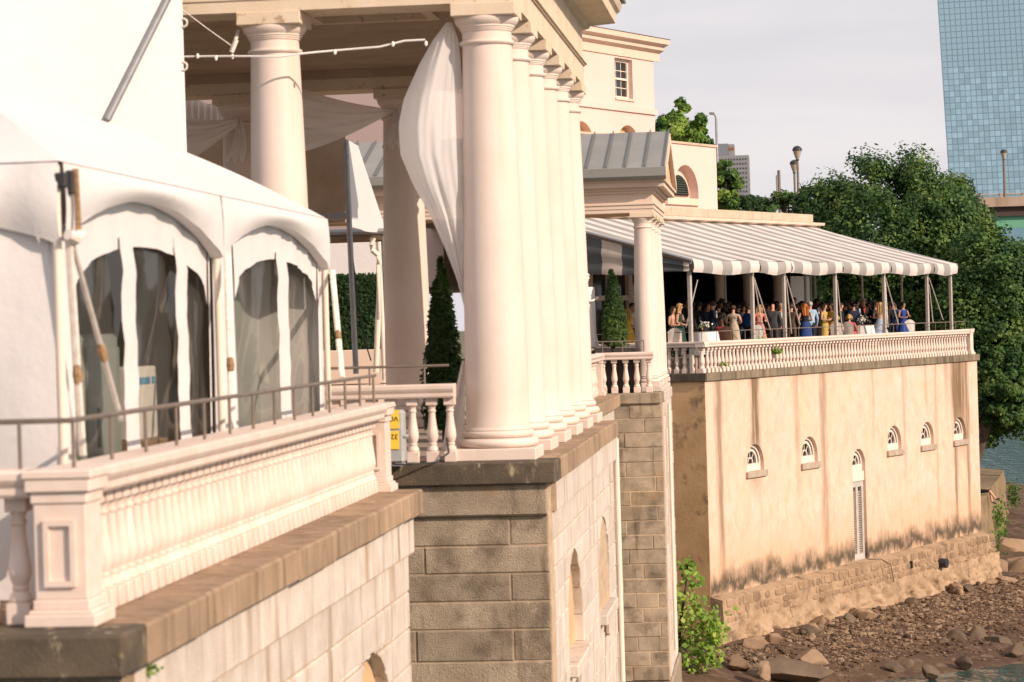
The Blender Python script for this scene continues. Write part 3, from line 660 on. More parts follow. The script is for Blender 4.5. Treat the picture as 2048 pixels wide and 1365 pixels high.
# things stored inside the tent
fz = thing('catering_fridge', 'tall grey catering cabinet seen through the clear tent window', 'cabinet', (-6.1, 18.2, ZL))
boxp('body', 'cabinet_green', fz, -.45, .35, -.55, .45, 0, 1.75, bev=.03); boxp('door', 'cabinet_green', fz, .352, .375, -.50, .40, .12, 1.65, bev=.01); part('handle', 'dark_metal', fz, lambda m: m.tube([(.41, -.38, .9), (.41, -.38, 1.2)], .015, 6))
fz.location = (-5.5, Px(205, 700, -5.15).y, ZL)
m = MB(); m.grid(14, 10, lambda u, v: (-5.45+.05*math.sin(u*9)*v, Px(455, 700, -5.45).y+u*2.1, ZL+v*2.35)); tag(m.build('tarpaulin', 'cabinet_green', None, True), 'grey green tarpaulin hanging inside the second arched tent window', 'tarpaulin')
m = MB(); m.tube([(-5.3, Px(590, 700, -5.3).y, ZL), (-5.3, Px(600, 700, -5.3).y, 1.2), (-5.2, Px(612, 700, -5.3).y, 1.55)], [.10, .13, .05], 8); tag(m.build('folded_umbrella', 'brown_inside', None, True), 'folded brown umbrella leaning inside the second tent window', 'umbrella')
bx = thing('white_box', 'white box with blue print standing on a carton inside the tent', 'box', (-5.55, 18.9, .52))
P = Px(296, 780, -5.35)
boxp('body', 'cloth_white', bx, -.2, .2, -.30, .30, 0, .62, bev=.015)
boxp('print', 'blue_print', bx, .201, .206, -.28, .06, .47, .53); boxp('print', 'blue_print', bx, .201, .206, .13, .25, .47, .53)
bx.location = (-5.55, P.y, P.z-.42)
m = MB(); m.bbox(-.27, .27, -.36, .36, 0, bx.location.z-ZL-.002, .01); cb = m.build('carton', 'cardboard', None, False, (-5.55, P.y, ZL)); tag(cb, 'brown carton under the white printed box inside the tent', 'carton')
m = MB(); m.lathe([(.02, 0), (.09, .01), (.10, .1), (.08, .2), (.03, .24)], seg=12); q = Px(290, 860, -5.2); o = m.build('fire_extinguisher', 'red_paint', None, True, (q.x, q.y, .2)); tag(o, 'small red canister inside the tent by the white box', 'canister'); o.location.z = ZL
m = MB(); m.grid(30, 10, lambda u, v: (-7.4+.1*math.sin(u*25), 18.5+u*6.6, ZL+v*2.5)); tag(m.build('curtain', 'brown_inside', None, True), 'brown sheet added as dark backdrop inside the arched tent', 'curtain')  # added backdrop, the dark of the tent interior put into its colour

# ================================================================== rear canopy, hedge and bench behind the portico
rc = thing('canopy_frame', 'small rear canopy with white flap on grey poles seen through the portico', 'canopy', (-7.6, 45, 0))
def fl(u, v):
    pts = [Px(688, 276, -7.55), Px(716, 292, -7.55), Px(772, 466, -7.55), Px(699, 454, -7.55)]
    return pts[0].lerp(pts[1], u).lerp(pts[3].lerp(pts[2], u), v)+Vector((.04*math.sin(u*9)*v, 0, -.03*math.sin(PI*u)*v))
part('flap', 'tent_white', rc, lambda m: m.grid(10, 12, fl), True)
def un(u, v):
    a, b, c, d = Py(300, 196, 43.2), Py(690, 268, 43.2), Py(690, 445, 43.2), Py(300, 470, 43.2)
    return a.lerp(b, u).lerp(d.lerp(c, u), v)+Vector((0, .05*math.sin(u*20), 0))
part('lining_backdrop', 'lining_backdrop', rc, lambda m: m.grid(60, 8, un), True)  # tent underside widened as added brown backdrop, standing for the shaded building behind
for px, y0, y1, Y in ((691, 280, 748, 43.0), (766, 462, 762, 47.0), (757, 480, 760, 47.4)):
    part('pole', 'grey_metal' if px != 757 else 'white_frame', rc, lambda m: m.tube([Py(px, y0, Y), Py(px+(y1-y0)*.045, y1, Y)], .05, 10), True)
for y, Y in ((432, 43.), (463, 46.9)): part('beam', 'grey_metal', rc, lambda m: m.tube([Py(560, y+5, Y), Py(700 if Y < 44 else 770, y, Y)], .06, 8), True)
part('gutter', 'brown_inside', rc, lambda m: m.tube([Py(600, 478, 47.0), Py(764, 472, 47.0)], .11, 8), True)
part('downspout', 'pale_pipe', rc, lambda m: m.tube([Py(a, b, 46.8) for a, b in ((746, 476), (744, 490), (746, 502), (757, 512), (758, 530), (756, 640), (752, 745))], .055, 10), True)
part('cable', 'dark_metal', rc, lambda m: m.tube([Py(700, 470, 43.), Py(716, 600, 43.), Py(732, 690, 43.), Py(742, 722, 43.)], .012, 6), True)
shift(rc)
def leafcloud(name, mats, pts, size, parent=None, seed=1, aspect=1.6, freq=1.1):
    """many small leaf quads, one mesh; pts = list of (position, preferred normal or None, scale)"""
    R = random.Random(seed); vs = []; fs = []; ms = []; k = len(mats)
    for p, nrm, s_ in pts:
        d = Vector((R.gauss(0, 1), R.gauss(0, 1), R.gauss(0, 1)))
        if nrm is not None: d = d*.38+nrm
        d.normalize(); a = d.orthogonal().normalized(); a.rotate(Matrix.Rotation(R.uniform(0, 6.28), 3, d)); b = d.cross(a)
        h = size*s_*R.uniform(.6, 1.25); w = h/aspect; i = len(vs)
        vs += [p-a*w*.5, p+b*h*.35+d*h*.08, p+a*w*.5+b*h*.02, p-b*h*.5] if False else [p-b*h*.5, p+a*w*.5, p+b*h*.5+d*h*.1, p-a*w*.5]
        fs.append((i, i+1, i+2, i+3)); q_ = noise.noise(p*freq+Vector((seed, 0, 0)))+R.gauss(0, .16); ms.append(min(k-1, 1 if q_ < -.10 else (0 if q_ < .28 else 2)))
    me = bpy.data.meshes.new(name); me.from_pydata(vs, [], fs)
    for m_ in mats: me.materials.append(MAT[m_])
    me.polygons.foreach_set('material_index', ms)
    return link(name, me, parent)
hd = thing('hedge_wall', 'dark green clipped boxwood hedge panel behind the rear canopy', 'hedge', (-8.2, 49, 0))
ha = Py(640, 700, 49); hb = Py(768, 546, 49)
boxp('core', 'hedge_core', hd, ha.x-1.5, hb.x, 49.05, 49.5, ha.z-.1, hb.z-.03)
R_ = random.Random(4)
leafcloud('foliage', ['leaf_box', 'leaf_dark', 'leaf_thuja'], [(Vector((R_.uniform(ha.x-1.5, hb.x+.03), 49.03+R_.uniform(-.05, .05), R_.uniform(ha.z-.1, hb.z))), Vector((0, -1, .3)), 1) for _ in range(9000)], .075, hd)
shift(hd)
bn = thing('bench_planter', 'cream boarded planter bench below the dark hedge panel', 'planter', (-8.2, 48.6, 0))
for i, (z0, z1) in enumerate(((.12, .52), (.54, .86), (.88, ha.z-.02))): boxp('board', 'trim_cream', bn, -10.2, Py(772, 730, 48.7).x, 48.5+.02*i, 49.04, z0, z1, bev=.01)
for x in (-10, -8.7, -7.6): boxp('leg', 'dark_metal', bn, x-.03, x+.03, 48.55, 48.65, 0, .125)
shift(bn)
bp = MB(); bp.grid(10, 8, lambda u, v: Py(640+u*135, (468+20*(1-u))+v*(80-20*(1-u))+2, 53)); tag(bp.build('tent_panel', 'tent_white', None, True), 'pale tent wall showing above the dark hedge panel', 'tent panel')

# ---------------- columnar arborvitae
def thuja(label, px, pt, pb, Y, halfpx, seed, z0, planter=None):
    base = Py(px, pb, Y); top = Py(px, pt, Y); h = top.z-z0; r = halfpx/F*Y
    t = thing('arborvitae', label, 'shrub', (base.x, Y, z0)); R = random.Random(seed); pts = []
    part('trunk', 'bark', t, lambda m: m.tube([(0, 0, 0), (0, 0, h*.8)], [.05, .02], 8), True)
    spires = [(R.uniform(-.45, .45)*r, R.uniform(-.4, .4)*r, R.uniform(.80, 1.)) for _ in range(5)]+[(0, 0, 1.)]
    for _ in range(9000):
        sx, sy, sh = R.choice(spires); f = R.random()**.8; zz = h*(.06+.94*f*sh); rr = r*(1-(max(0, f-.25)/.75)**1.5)*(.92+.2*noise.noise(Vector((f*7+seed, sx*9, 0))))
        a = R.uniform(0, 2*PI); q = rr*math.sqrt(R.uniform(.35, 1)); 
        pts.append((Vector((sx*(1-f*.3)+q*.75*math.cos(a), sy+q*.75*math.sin(a), zz)), Vector((math.cos(a), math.sin(a), .7)), 1))
    leafcloud('foliage', ['leaf_thuja', 'leaf_dark', 'leaf_thuja2'], pts, .13, t, seed, 2.6)
    if planter: planter(t)
    return t
thuja('tall arborvitae in the portico between the shaded column and the corner column', 888, 516, 770, 35.5, 44, 3, 0)
# ================================================================== far complex: its own axes (u along the river wall, v inland)
C0 = Vector((-2.19, 74.1, 0)); TH = math.radians(25); FRZ = math.radians(65)
DU = Vector((math.sin(TH), math.cos(TH), 0)); DV = Vector((-math.cos(TH), math.sin(TH), 0))
def FV(px, py, v):
    r = ray(px, py); p0 = C0+DV*v; t = (p0-CAMO).dot(DV)/r.dot(DV); p = CAMO+r*t; q = p-C0
    return Vector((q.dot(DU), v, p.z))
def FW(u, v, z): return C0+DU*u+DV*v+Vector((0, 0, z))
LEN = 22.5; UX = Vector((1, 0, 0)); VY = Vector((0, 1, 0))

# ---------------- north terrace between the portico and the pavilion
nw = thing('terrace_wall', 'sunlit river wall and coping beyond the tall portico', 'wall', (-6, 48, -9))
xe = Pz(1240, 790, -.02).x; ye = 55.85
boxp('core', 'granite_sunlit', nw, -9, xe-.14, 41.3, ye-.1, -9, -.29)
y = 41.3
for L in (1.6, 1.9, 1.4, 1.8, 1.7, 1.5, 1.6, 1.5, 1.55): boxp('coping_stone', 'coping_brown', nw, -5.2, xe, y+.005, min(y+L, ye)-.005, -.285, -.02, bev=.015); y += L
boxp('paving', 'paving', nw, -12, -5.2, 41.5, 70, -.3, -.03)
shift(nw)
n2 = thing('balustrade', 'cream balustrade with corner pier beyond the row of tall columns', 'balustrade', (xe-.5, 50, -.02))
pier(n2, xe-.72, xe-.30, 55.2, 55.64, -.02, .92, False)
for i in range(26): link('baluster', bal10, n2, (xe-.51, 49.4+i*.225, -.02))
rail(n2, (xe-.51, 49.2, 0), (xe-.51, 55.2, 0), .755)
for c in n2.children: c.location = Vector(c.location)-Vector(n2.location)

# ---------------- second block: stone base and small pavilion
b2 = thing('base_wall', 'weathered grey granite block wall under the small grey-roofed pavilion', 'wall', (-3.5, 57, -9))
zz = [-.245]+[-.245-.327*i for i in range(1, 20)]
jp = [[1261], [1291], [1250], [1306], [1251], [1311], [1260], [1312], [1250], [1302], [1253], [1281], [1240], [1265, 1310], [1278], [1313], [1266], [1290], [1255]]
masonry(b2, Vector((0, 56.0, 0)), Xh, -Yh, -5.2, -2.68, zz, 'granite', joints=[[(p-1567)/5000*56.-.0 for p in q] for q in jp], jit=.012, rng=random.Random(21))
masonry(b2, Vector((-2.68, 0, 0)), Yh, Xh, 56.51, 60.9, zz, 'granite_sunlit', (.9, 1.8), jit=.012, rng=random.Random(22))
boxp('core', 'granite', b2, -5.2, -3.2, 56.52, 60.9, -9, -.25); boxp('footing', 'granite', b2, -5.3, -2.62, 55.9, 60.95, -9, -6.48, bev=.04)
boxp('coping_stone', 'granite', b2, -5.3, -2.70, 55.93, 57.2, -.244, 0, bev=.02); boxp('coping_stone', 'granite_sunlit', b2, -5.3, -2.66, 57.21, 61.0, -.244, 0, bev=.02)
part('drain_pipe', 'pale_pipe', b2, lambda m: m.tube([(-2.6, 57.6, -.3), (-2.6, 57.6, -6)], .04, 8), True)
shift(b2)
b2b = thing('balustrade', 'short cream balustrade in front of the small pavilion column', 'balustrade', (-3.4, 56.2, 0))
for px in (1229, 1252, 1274, 1298): link('baluster', bal10, b2b, (Py(px, 760, 56.2).x+3.4, 0, 0))
link('baluster', bal10, b2b, (Py(1207, 760, 56.2).x+3.4, 0, 0))
rail(b2b, (-.75, 0, 0), (Py(1307, 720, 56.2).x+3.4, 0, 0), .755, k=.8)
br = thing('metal_railing', 'thin metal railing above the small pavilion balustrade', 'railing', (-3.4, 56.3, .92))
m = MB(); m.tube([(-4.15, 56.3, 1.17), (-3.06, 56.3, 1.17)], .016, 6); m.build('handrail', 'rail_metal', br)
for x in (-4.0, -3.55, -3.07): part('post', 'rail_metal', br, lambda m, x=x: m.tube([(x, 56.3, .92), (x, 56.3, 1.165)], .011, 6))
shift(br)

pv = thing('pavilion', 'small cream pavilion with columns and grey standing seam metal roof', 'building', (-6, 63, 0))
PM = column_meshes(3.98, .26, .20, .285, .31, 'pavilion', 28)
XP = -3.06; YP = 57.15; DP = 4.6; boxp('step', 'granite_sunlit', pv, -6, -2.70, 56.75, 61.0, .001, .10, bev=.01)
for k in range(4): column(pv, PM, XP, YP+k*1.5, .10)
for x in (-9.5, -12): column(pv, PM, x, YP, .10)
def pent(m):
    for a, b, o in ((4.082, 4.17, 0), (4.17, 4.26, .02), (4.26, 4.30, .05), (4.30, 4.52, .0), (4.52, 4.58, .06), (4.58, 4.65, .12), (4.65, 4.76, .28), (4.76, 4.81, .33)):
        m.box(-13, XP+.25+o, YP-.25-o, YP+.26, a, b+.0005); m.box(XP-.25, XP+.25+o, YP+.26, YP+DP+.25+o, a, b)
part('entablature', 'trim_cream', pv, pent)
part('soffit', 'tan_stucco', pv, lambda m: m.box(-13, XP-.255, YP+.27, YP+DP, 4.2, 4.26))
EV, RD, RY = 4.815, 6.10, YP+2.35
Y0_, Y1_ = YP-.70, YP+DP+.75
xr2 = Py(1338, 262, RY).x
def pslope(y0, y1, z0, z1, x0, x1, m): m.add([(x0, y0, z0), (x1, y0, z0), (x1, y1, z1), (x0, y1, z1), (x0, y0, z0-.05), (x1, y0, z0-.05), (x1, y1, z1-.05), (x0, y1, z1-.05)], [(0, 1, 2, 3), (4, 7, 6, 5), (0, 4, 5, 1), (1, 5, 6, 2), (2, 6, 7, 3), (3, 7, 4, 0)])
xs = [xr2-.44*i for i in range(0, 24)]
for i in range(len(xs)-1):
    part('roof_pan', 'seam_metal', pv, lambda m: pslope(Y0_, RY, EV+.26, RD, xs[i+1]+.012, xs[i]-.012, m))
    part('seam', 'seam_shadow', pv, lambda m: pslope(Y0_, RY, EV+.315, RD+.055, xs[i]-.018, xs[i]+.010, m))
part('roof', 'seam_metal', pv, lambda m: pslope(Y1_, RY, EV+.26, RD, -13, xr2, m))
part('gutter', 'seam_metal', pv, lambda m: m.prism([(-13, Y0_-.03, EV-.004), (-13, Y0_-.13, EV+.06), (-13, Y0_-.15, EV+.25), (-13, Y0_+.01, EV+.27), (-13, Y0_+.2, EV-.004)], (13+xr2+.03, 0, 0)))
part('gable', 'tan_stucco', pv, lambda m: m.prism([(xr2-.08, Y0_+.15, EV), (xr2-.08, Y1_-.2, EV), (xr2-.08, RY, RD-.06)], (-.3, 0, 0)))
part('raking_cornice', 'trim_cream', pv, lambda m: (m.prism([(xr2-.07, Y0_+.03, EV+.17), (xr2-.07, RY, RD-.06), (xr2-.07, RY, RD-.30), (xr2-.07, Y0_+.03, EV-.04)], (.10, 0, 0)), m.prism([(xr2-.07, Y1_-.1, EV+.17), (xr2-.07, RY, RD-.06), (xr2-.07, RY, RD-.30), (xr2-.07, Y1_-.1, EV-.04)], (.10, 0, 0))))
shift(pv)
def plant_box(t): boxp('planter_box', 'planter_dark', t, -.42, .62, -.3, .3, -.95, .06, bev=.02)
thuja('arborvitae in a dark planter box beside the small pavilion column', 1226, 541, 690, 56.75, 31, 9, .95, plant_box)

# ---------------- tall cream building behind
VT = 13.5
tw = thing('tower_building', 'tall pinkish cream building with cornice and sash window behind the columns', 'building', tuple(FW(0, VT, 0)), FRZ)
uR = FV(1307, 150, VT).x; zt = FV(1307, 96, VT).z; ub = FV(1310, 220, VT)
w1a, w1b = FV(1231, 195, VT), FV(1264, 118, VT); zwin0, zwin1 = FV(1247, 197, VT).z, FV(1247, 118, VT).z
a0, a1 = w1a.x, w1b.x; b0, b1 = FV(1140, 160, VT).x, FV(1159, 160, VT).x; uL = uR-16; z0 = 3.
def tower(m):
    for x0, x1, z_0, z_1 in ((a1, uR, zwin0, zwin1), (b1, a0, zwin0, zwin1), (uL, b0, zwin0, zwin1), (uL, uR, zwin1, zt), (uL, uR, ub.z, zwin0)): m.box(x0, x1, 0, .35, z_0, z_1)
    m.box(uL, uR+.08, -.09, .35, ub.z-.22, ub.z-.001); m.box(uL, uR, .352, 12, z0, zt)
part('wall', 'wall_pink', tw, tower)
ca, cb_ = FV(1256, 251, VT), FV(1163, 243, VT)
ar = [(ca.x, .95, ca.z-.95, z0), (cb_.x, .95, cb_.z-.95, z0)]
um = (ca.x+cb_.x)/2
def tl(m):
    for q0, q1, ar_ in ((um, uR, ar[0]), (uL, um, ar[1])):
        for p in clip(q0, q1, z0, ub.z-.222, [ar_]):
            p = dedupe(p)
            if len(p) > 2: m.prism([(a, 0, z) for a, z in p], (0, .35, 0))
part('lower_wall', 'wall_pink', tw, tl)
part('cornice', 'trim_cream', tw, lambda m: m.prism([(uL, 0, zt-.55), (uL, -.06, zt-.55), (uL, -.06, zt-.22), (uL, -.28, zt-.12), (uL, -.30, zt+.02), (uL, -.52, zt+.10), (uL, -.55, zt+.30), (uL, 0, zt+.30)], (uR-uL+.45, 0, 0)))
part('roof', 'roof_red', tw, lambda m: m.prism([(uL, -.6, zt+.31), (uL, 5, zt+1.35), (uL, 12, zt+.31)], (uR-uL+.5, 0, 0)))
part('parapet_block', 'block_grey', tw, lambda m: (m.box(uL, uR+1.2, 3.2, 6, zt+.9, zt+1.75), m.box(uL, uR+1.35, 3.0, 6.2, zt+1.75, zt+1.95)))
def sash(r, x0, x1, z_0, z_1):
    part('window_frame', 'white_frame', r, lambda m: (m.box(x0, x0+.10, .2, .3, z_0, z_1), m.box(x1-.10, x1, .2, .3, z_0, z_1), m.box(x0+.1, x1-.1, .2, .3, z_1-.12, z_1), m.box(x0+.1, x1-.1, .2, .3, z_0, z_0+.10), m.box(x0+.1, x1-.1, .19, .29, (z_0+z_1)/2-.04, (z_0+z_1)/2+.04)))
    w_ = (x1-x0-.2)/3; h_ = (z_1-z_0-.22)/4
    for i in range(3):
        for j in range(4): boxp('pane', 'glass_dark', r, x0+.1+i*w_+.015, x0+.1+(i+1)*w_-.015, .26, .27, z_0+.1+j*h_+.015, z_0+.1+(j+1)*h_-.015)
    part('glazing_bar', 'white_frame', r, lambda m: [m.box(x0+.1+i*w_-.015, x0+.1+i*w_+.015, .245, .28, z_0+.1, z_1-.12) for i in (1, 2)]+[m.box(x0+.1, x1-.1, .246, .279, z_0+.1+j*h_-.015, z_0+.1+j*h_+.015) for j in (1, 3)])
    part('window_curtain', 'curtain_cloth', r, lambda m: m.box(x0+.1, x0+.1+(x1-x0-.2)*.55, .30, .32, z_0+.1, z_1-.12))
    part('room', 'brown_inside', r, lambda m: m.box(x0-.05, x1+.05, .345, .351, z_0-.05, z_1+.05))
    boxp('window_sill', 'trim_cream', r, x0-.05, x1+.06, -.06, .2, z_0-.09, z_0-.001)
sash(tw, a0, a1, zwin0, zwin1); sash(tw, b0, b1, zwin0, zwin1)
for q in ar: part('arch_back', 'tan_stucco', tw, lambda m: m.box(q[0]-q[1]-.1, q[0]+q[1]+.1, .34, .351, z0, q[2]+q[1]+.1))

# ---------------- wing with arched louvre
VW = 8.6
wg = thing('wing_building', 'low pinkish cream wing with an arched louvred window above the long parapet', 'building', tuple(FW(0, VW, 0)), FRZ)
wr = FV(1432, 300, VW); wt = FV(1431, 291, VW).z; wl = wr.x-11
ac = FV(1367, 330, VW); arw = (ac.x+.15, 1.0, ac.z-1.0, FV(1367, 397, VW).z)
def wing(m):
    for p in clip(wl, wr.x, 4.6, wt-.09, [arw]):
        p = dedupe(p)
        if len(p) > 2: m.prism([(a, 0, z) for a, z in p], (0, .4, 0))
    m.box(wl, wr.x, .402, 7, 4.6, wt-.09)
part('wall', 'wall_pink', wg, wing); boxp('coping', 'parapet_stone', wg, wl, wr.x+.06, -.06, 7, wt-.088, wt, bev=.01)
part('arch_back', 'wall_pink', wg, lambda m: m.box(arw[0]-1.1, arw[0]+1.1, .38, .401, arw[3]-.1, ac.z+.1))
lc = FV(1364, 392, VW)
def arcpoly(c, r, z, n=14): return [(c+r*math.cos(PI*i/n), z+r*math.sin(PI*i/n)) for i in range(n+1)]
lz = arw[3]+.12
part('louvre_frame', 'trim_cream', wg, lambda m: m.prism([(a, .30, z) for a, z in arcpoly(arw[0], .86, lz)], (0, .08, 0)))
for k in range(8):
    zk = lz+.05+k*.085; hw = math.sqrt(max(.01, .74**2-(zk-lz+.05)**2)); part('louvre_slat', 'louver_green', wg, lambda m: m.prism([(arw[0]-hw, .29, zk), (arw[0]-hw, .24, zk), (arw[0]-hw, .27, zk+.06), (arw[0]-hw, .29, zk+.06)], (2*hw, 0, 0)))
part('louvre_back', 'dark_inside', wg, lambda m: m.prism([(a, .288, z) for a, z in arcpoly(arw[0], .76, lz)], (0, .012, 0)))
part('sill', 'trim_cream', wg, lambda m: m.box(arw[0]-1.7, arw[0]+.9, -.12, .2, arw[3]-.25, arw[3]-.002))

# ---------------- river wall of the far terrace
def stucco_extra(t, col, src, nzs, mr, mixc):
    s = nd(t, 'ShaderNodeSeparateXYZ'); lk(t, src, s.inputs[0])
    def lin(scale, det=4.):
        q = nd(t, 'ShaderNodeMapping'); q.inputs['Scale'].default_value = scale; lk(t, src, q.inputs[0]); return nzs(1., det, q.outputs[0])
    def mul(a, b):
        n = nd(t, 'ShaderNodeMath', operation='MULTIPLY'); lk(t, a, n.inputs[0])
        if hasattr(b, 'links'): lk(t, b, n.inputs[1])
        else: n.inputs[1].default_value = b
        return n.outputs[0]
    def addm(a, b, k):
        n = nd(t, 'ShaderNodeMath', operation='MULTIPLY_ADD'); lk(t, b, n.inputs[0]); n.inputs[1].default_value = k; lk(t, a, n.inputs[2]); return n.outputs[0]
    col = mixc(mr(lin((.8, .8, .22), 8), .50, .68, 0, .55), col, (.68, .46, .30))
    col = mixc(mr(lin((2.0, 2.0, .10), 8), .60, .72, 0, .35), col, (.56, .38, .25))
    col = mixc(mr(lin((2.4, 2.4, 1.6), 9), .50, .66, 0, .6), col, (.57, .38, .25)); col = mixc(mr(lin((5., 5., 3.2), 9), .56, .68, 0, .45), col, (.76, .60, .49))
    # dark runs from the coping at a few places
    wob = lin((3., 3., .5), 5)
    for u0, w, zlo, k in ((3.35, .50, -3.4, 1.), (6.4, .25, -3.6, .4), (8.45, .36, -7.8, .6), (20.6, 1.0, -3.3, 1.), (20.1, .26, -8., .85), (21.35, .26, -8., .8), (.85, .34, -7.6, .75), (15.3, .2, -4.6, .35), (18.3, .2, -6.4, .35), (12.6, .15, -2.6, .4), (17.4, .2, -1.8, .4), (19.4, .3, -1.8, .5)):
        x = addm(s.outputs[0], wob, .6); n = nd(t, 'ShaderNodeMath', operation='SUBTRACT'); lk(t, x, n.inputs[0]); n.inputs[1].default_value = u0+.30
        a = nd(t, 'ShaderNodeMath', operation='ABSOLUTE'); lk(t, n.outputs[0], a.inputs[0])
        f = mul(mr(a.outputs[0], w*.25, w, 1, 0), mr(addm(s.outputs[2], wob, 1.5), zlo, zlo+2.2, 0, k)); col = mixc(mul(f, mr(lin((7, 7, .5), 6), .25, .50, .25, 1)), col, (.19, .125, .07))
    # mould band along the foot
    zz_ = addm(addm(s.outputs[2], lin((.9, .9, .9), 8), 1.3), lin((6., 6., 1.2), 6), .7)
    col = mixc(mul(mr(zz_, -4.9, -3.6, 1, 0), .5), col, (.52, .33, .18))
    zz_ = addm(addm(s.outputs[2], lin((.9, .9, .9), 8), 1.3), lin((6., 6., 1.2), 6), .7)
    band = mul(mr(zz_, -5.30, -4.80, 1, 0), mr(zz_, -5.75, -5.45, .12, 1)); col = mixc(mul(band, mr(lin((2.2, 2.2, 2.2), 8), .28, .50, .35, 1)), col, (.10, .075, .048))
    return col
mat('far_stucco', (0.684, 0.505, 0.417), (0.634, 0.445, 0.348), .9, scale=.8, detail=8, stain=((.64, .41, .25), 1.3, .52, .72, .6), bump=.25, bscale=7, coord='obj', extra=stucco_extra)
mat('far_stucco_side', (.70, .44, .23), (.58, .35, .17), .9, scale=1.1, detail=9, stain=[((.20, .13, .08), 1.5, .55, .66, .8), ((.62, .44, .30), 1.2, .60, .75, .7)], bump=.3, bscale=8, coord='obj')
fw_ = thing('terrace_wall', 'tall stained stucco river wall with arched windows and a louvred door', 'wall', tuple(C0), FRZ)
WV = .08; TOPZ = -.235; BOT = -6.62
wins = [(3.28, .60), (7.30, .62), (14.35, .62), (17.40, .60), (20.56, .62)]
SPR, SILL = -2.88, -3.10
door = (11.22, .54, -3.42, BOT-.05)
bays2 = [(0.0, 5.3, (3.28, .60, SPR, SILL)), (5.3, 9.3, (7.30, .62, SPR, SILL)), (9.3, 12.8, door), (12.8, 15.9, (14.35, .62, SPR, SILL)), (15.9, 19., (17.40, .60, SPR, SILL)), (19., LEN, (20.56, .62, SPR, SILL))]
def fwall(m):
    for q0, q1, a in bays2:
        for p in clip(q0, q1, BOT, TOPZ, [a]):
            p = dedupe(p)
            if len(p) > 2: m.prism([(x, WV, z) for x, z in p], (0, .42, 0))
part('stucco_wall', 'far_stucco', fw_, fwall)
part('side_wall', 'far_stucco_side', fw_, lambda m: (m.box(.003, .43, WV+.422, 9, -8.6, TOPZ), m.box(-.02, -.003, WV+.002, 9, -8.6, TOPZ)))
part('end_wall', 'far_stucco', fw_, lambda m: m.box(LEN-.42, LEN-.002, WV+.422, 9, BOT, TOPZ))
part('core', 'dark_inside', fw_, lambda m: m.box(.5, LEN-.5, WV+.75, 9, BOT, -.3))
R_ = random.Random(12); u = 0.
while u < LEN+.1:
    L = R_.uniform(1.6, 2.4); u1 = min(u+L, LEN+.1); boxp('coping_stone', 'coping_mid', fw_, u+.004, u1-.004, 0+R_.uniform(-.006, .006), .8, -.235+R_.uniform(-.004, .004), R_.uniform(-.003, .003), bev=.012); u = u1
boxp('coping_stone', 'coping_dark', fw_, -.10, -.003, 0, 6, -.24, 0, bev=.012); boxp('coping_stone', 'coping_dark', fw_, 0, .8, .81, 6, -.24, 0, bev=.012)
def ring(m, c, r0, r1, z, y0, y1, n=16):
    for i in range(n):
        t0, t1 = PI*i/n, PI*(i+1)/n
        m.prism([(c+r*math.cos(t), y0, z+r*math.sin(t)) for r, t in ((r0, t0), (r1, t0), (r1, t1), (r0, t1))], (0, y1-y0, 0))
def fan(root, c, r, spr, sill):
    wf = part('window_frame', 'white_frame', root, lambda m: (ring(m, c, r-.09, r+.01, spr, WV+.12, WV+.2), ring(m, c, r-.22, r-.14, spr, WV+.15, WV+.22), m.box(c-r, c+r, WV+.12, WV+.22, sill, spr)))
    part('fan_arc', 'white_frame', root, lambda m: (ring(m, c, .16, .20, spr, WV+.17, WV+.22), [m.tube([(c+.18*math.cos(t), WV+.19, spr+.18*math.sin(t)), (c+(r-.15)*math.cos(t), WV+.19, spr+(r-.15)*math.sin(t))], .014, 5) for t in (PI*.28, PI*.5, PI*.72)]))
    part('pane', 'glass_dark', root, lambda m: m.prism([(a, WV+.225, z) for a, z in arcpoly(c, r-.1, spr)], (0, .01, 0)))
for c, r in wins:
    fan(fw_, c, r, SPR, SILL); boxp('sill', 'sill_stone', fw_, c-r-.10, c+r+.10, WV-.09, WV+.12, SILL-.19, SILL-.002, bev=.01)
c, r = door[0], door[1]; fan(fw_, c, r, door[2], door[2]-.22)
boxp('door_head', 'white_frame', fw_, c-r, c+r, WV+.05, WV+.2, door[2]-.55, door[2]-.225, bev=.01)
dz1 = door[2]-.56; dz0 = BOT
dl = part('door', 'door_grey', fw_, lambda m: (m.box(c-r, c-r+.15, WV+.10, WV+.18, dz0, dz1), m.box(c+r-.15, c+r, WV+.10, WV+.18, dz0, dz1), m.box(c-.09, c+.09, WV+.10, WV+.18, dz0, dz1), m.box(c-r+.15, c-.09, WV+.10, WV+.18, dz0, dz0+.22), m.box(c+.09, c+r-.15, WV+.10, WV+.18, dz0, dz0+.22), m.box(c-r+.15, c-.09, WV+.10, WV+.18, dz1-.18, dz1), m.box(c+.09, c+r-.15, WV+.10, WV+.18, dz1-.18, dz1)))
part('door_back', 'dark_inside', fw_, lambda m: m.box(c-r, c+r, WV+.20, WV+.22, dz0, dz1))
for x0, x1 in ((c-r+.15, c-.09), (c+.09, c+r-.15)):
    sl_ = part('louvre_slats', 'sill_stone', dl, lambda m: [m.prism([(x0, WV+.19, z), (x0, WV+.12, z-.03), (x0, WV+.12, z-.015), (x0, WV+.19, z+.015)], (x1-x0, 0, 0)) for z in [dz0+.26+k*.078 for k in range(int((dz1-dz0-.46)/.078))]])
    sl_['kind'] = 'stuff'
part('cable', 'dark_metal', fw_, lambda m: m.tube([(c+.5, WV-.02, dz0), (c+.85, -.28, dz0-.03), (c+1.3, -.42, dz0-.25), (c+1.5, -.44, dz0-.85)], .014, 6), True)
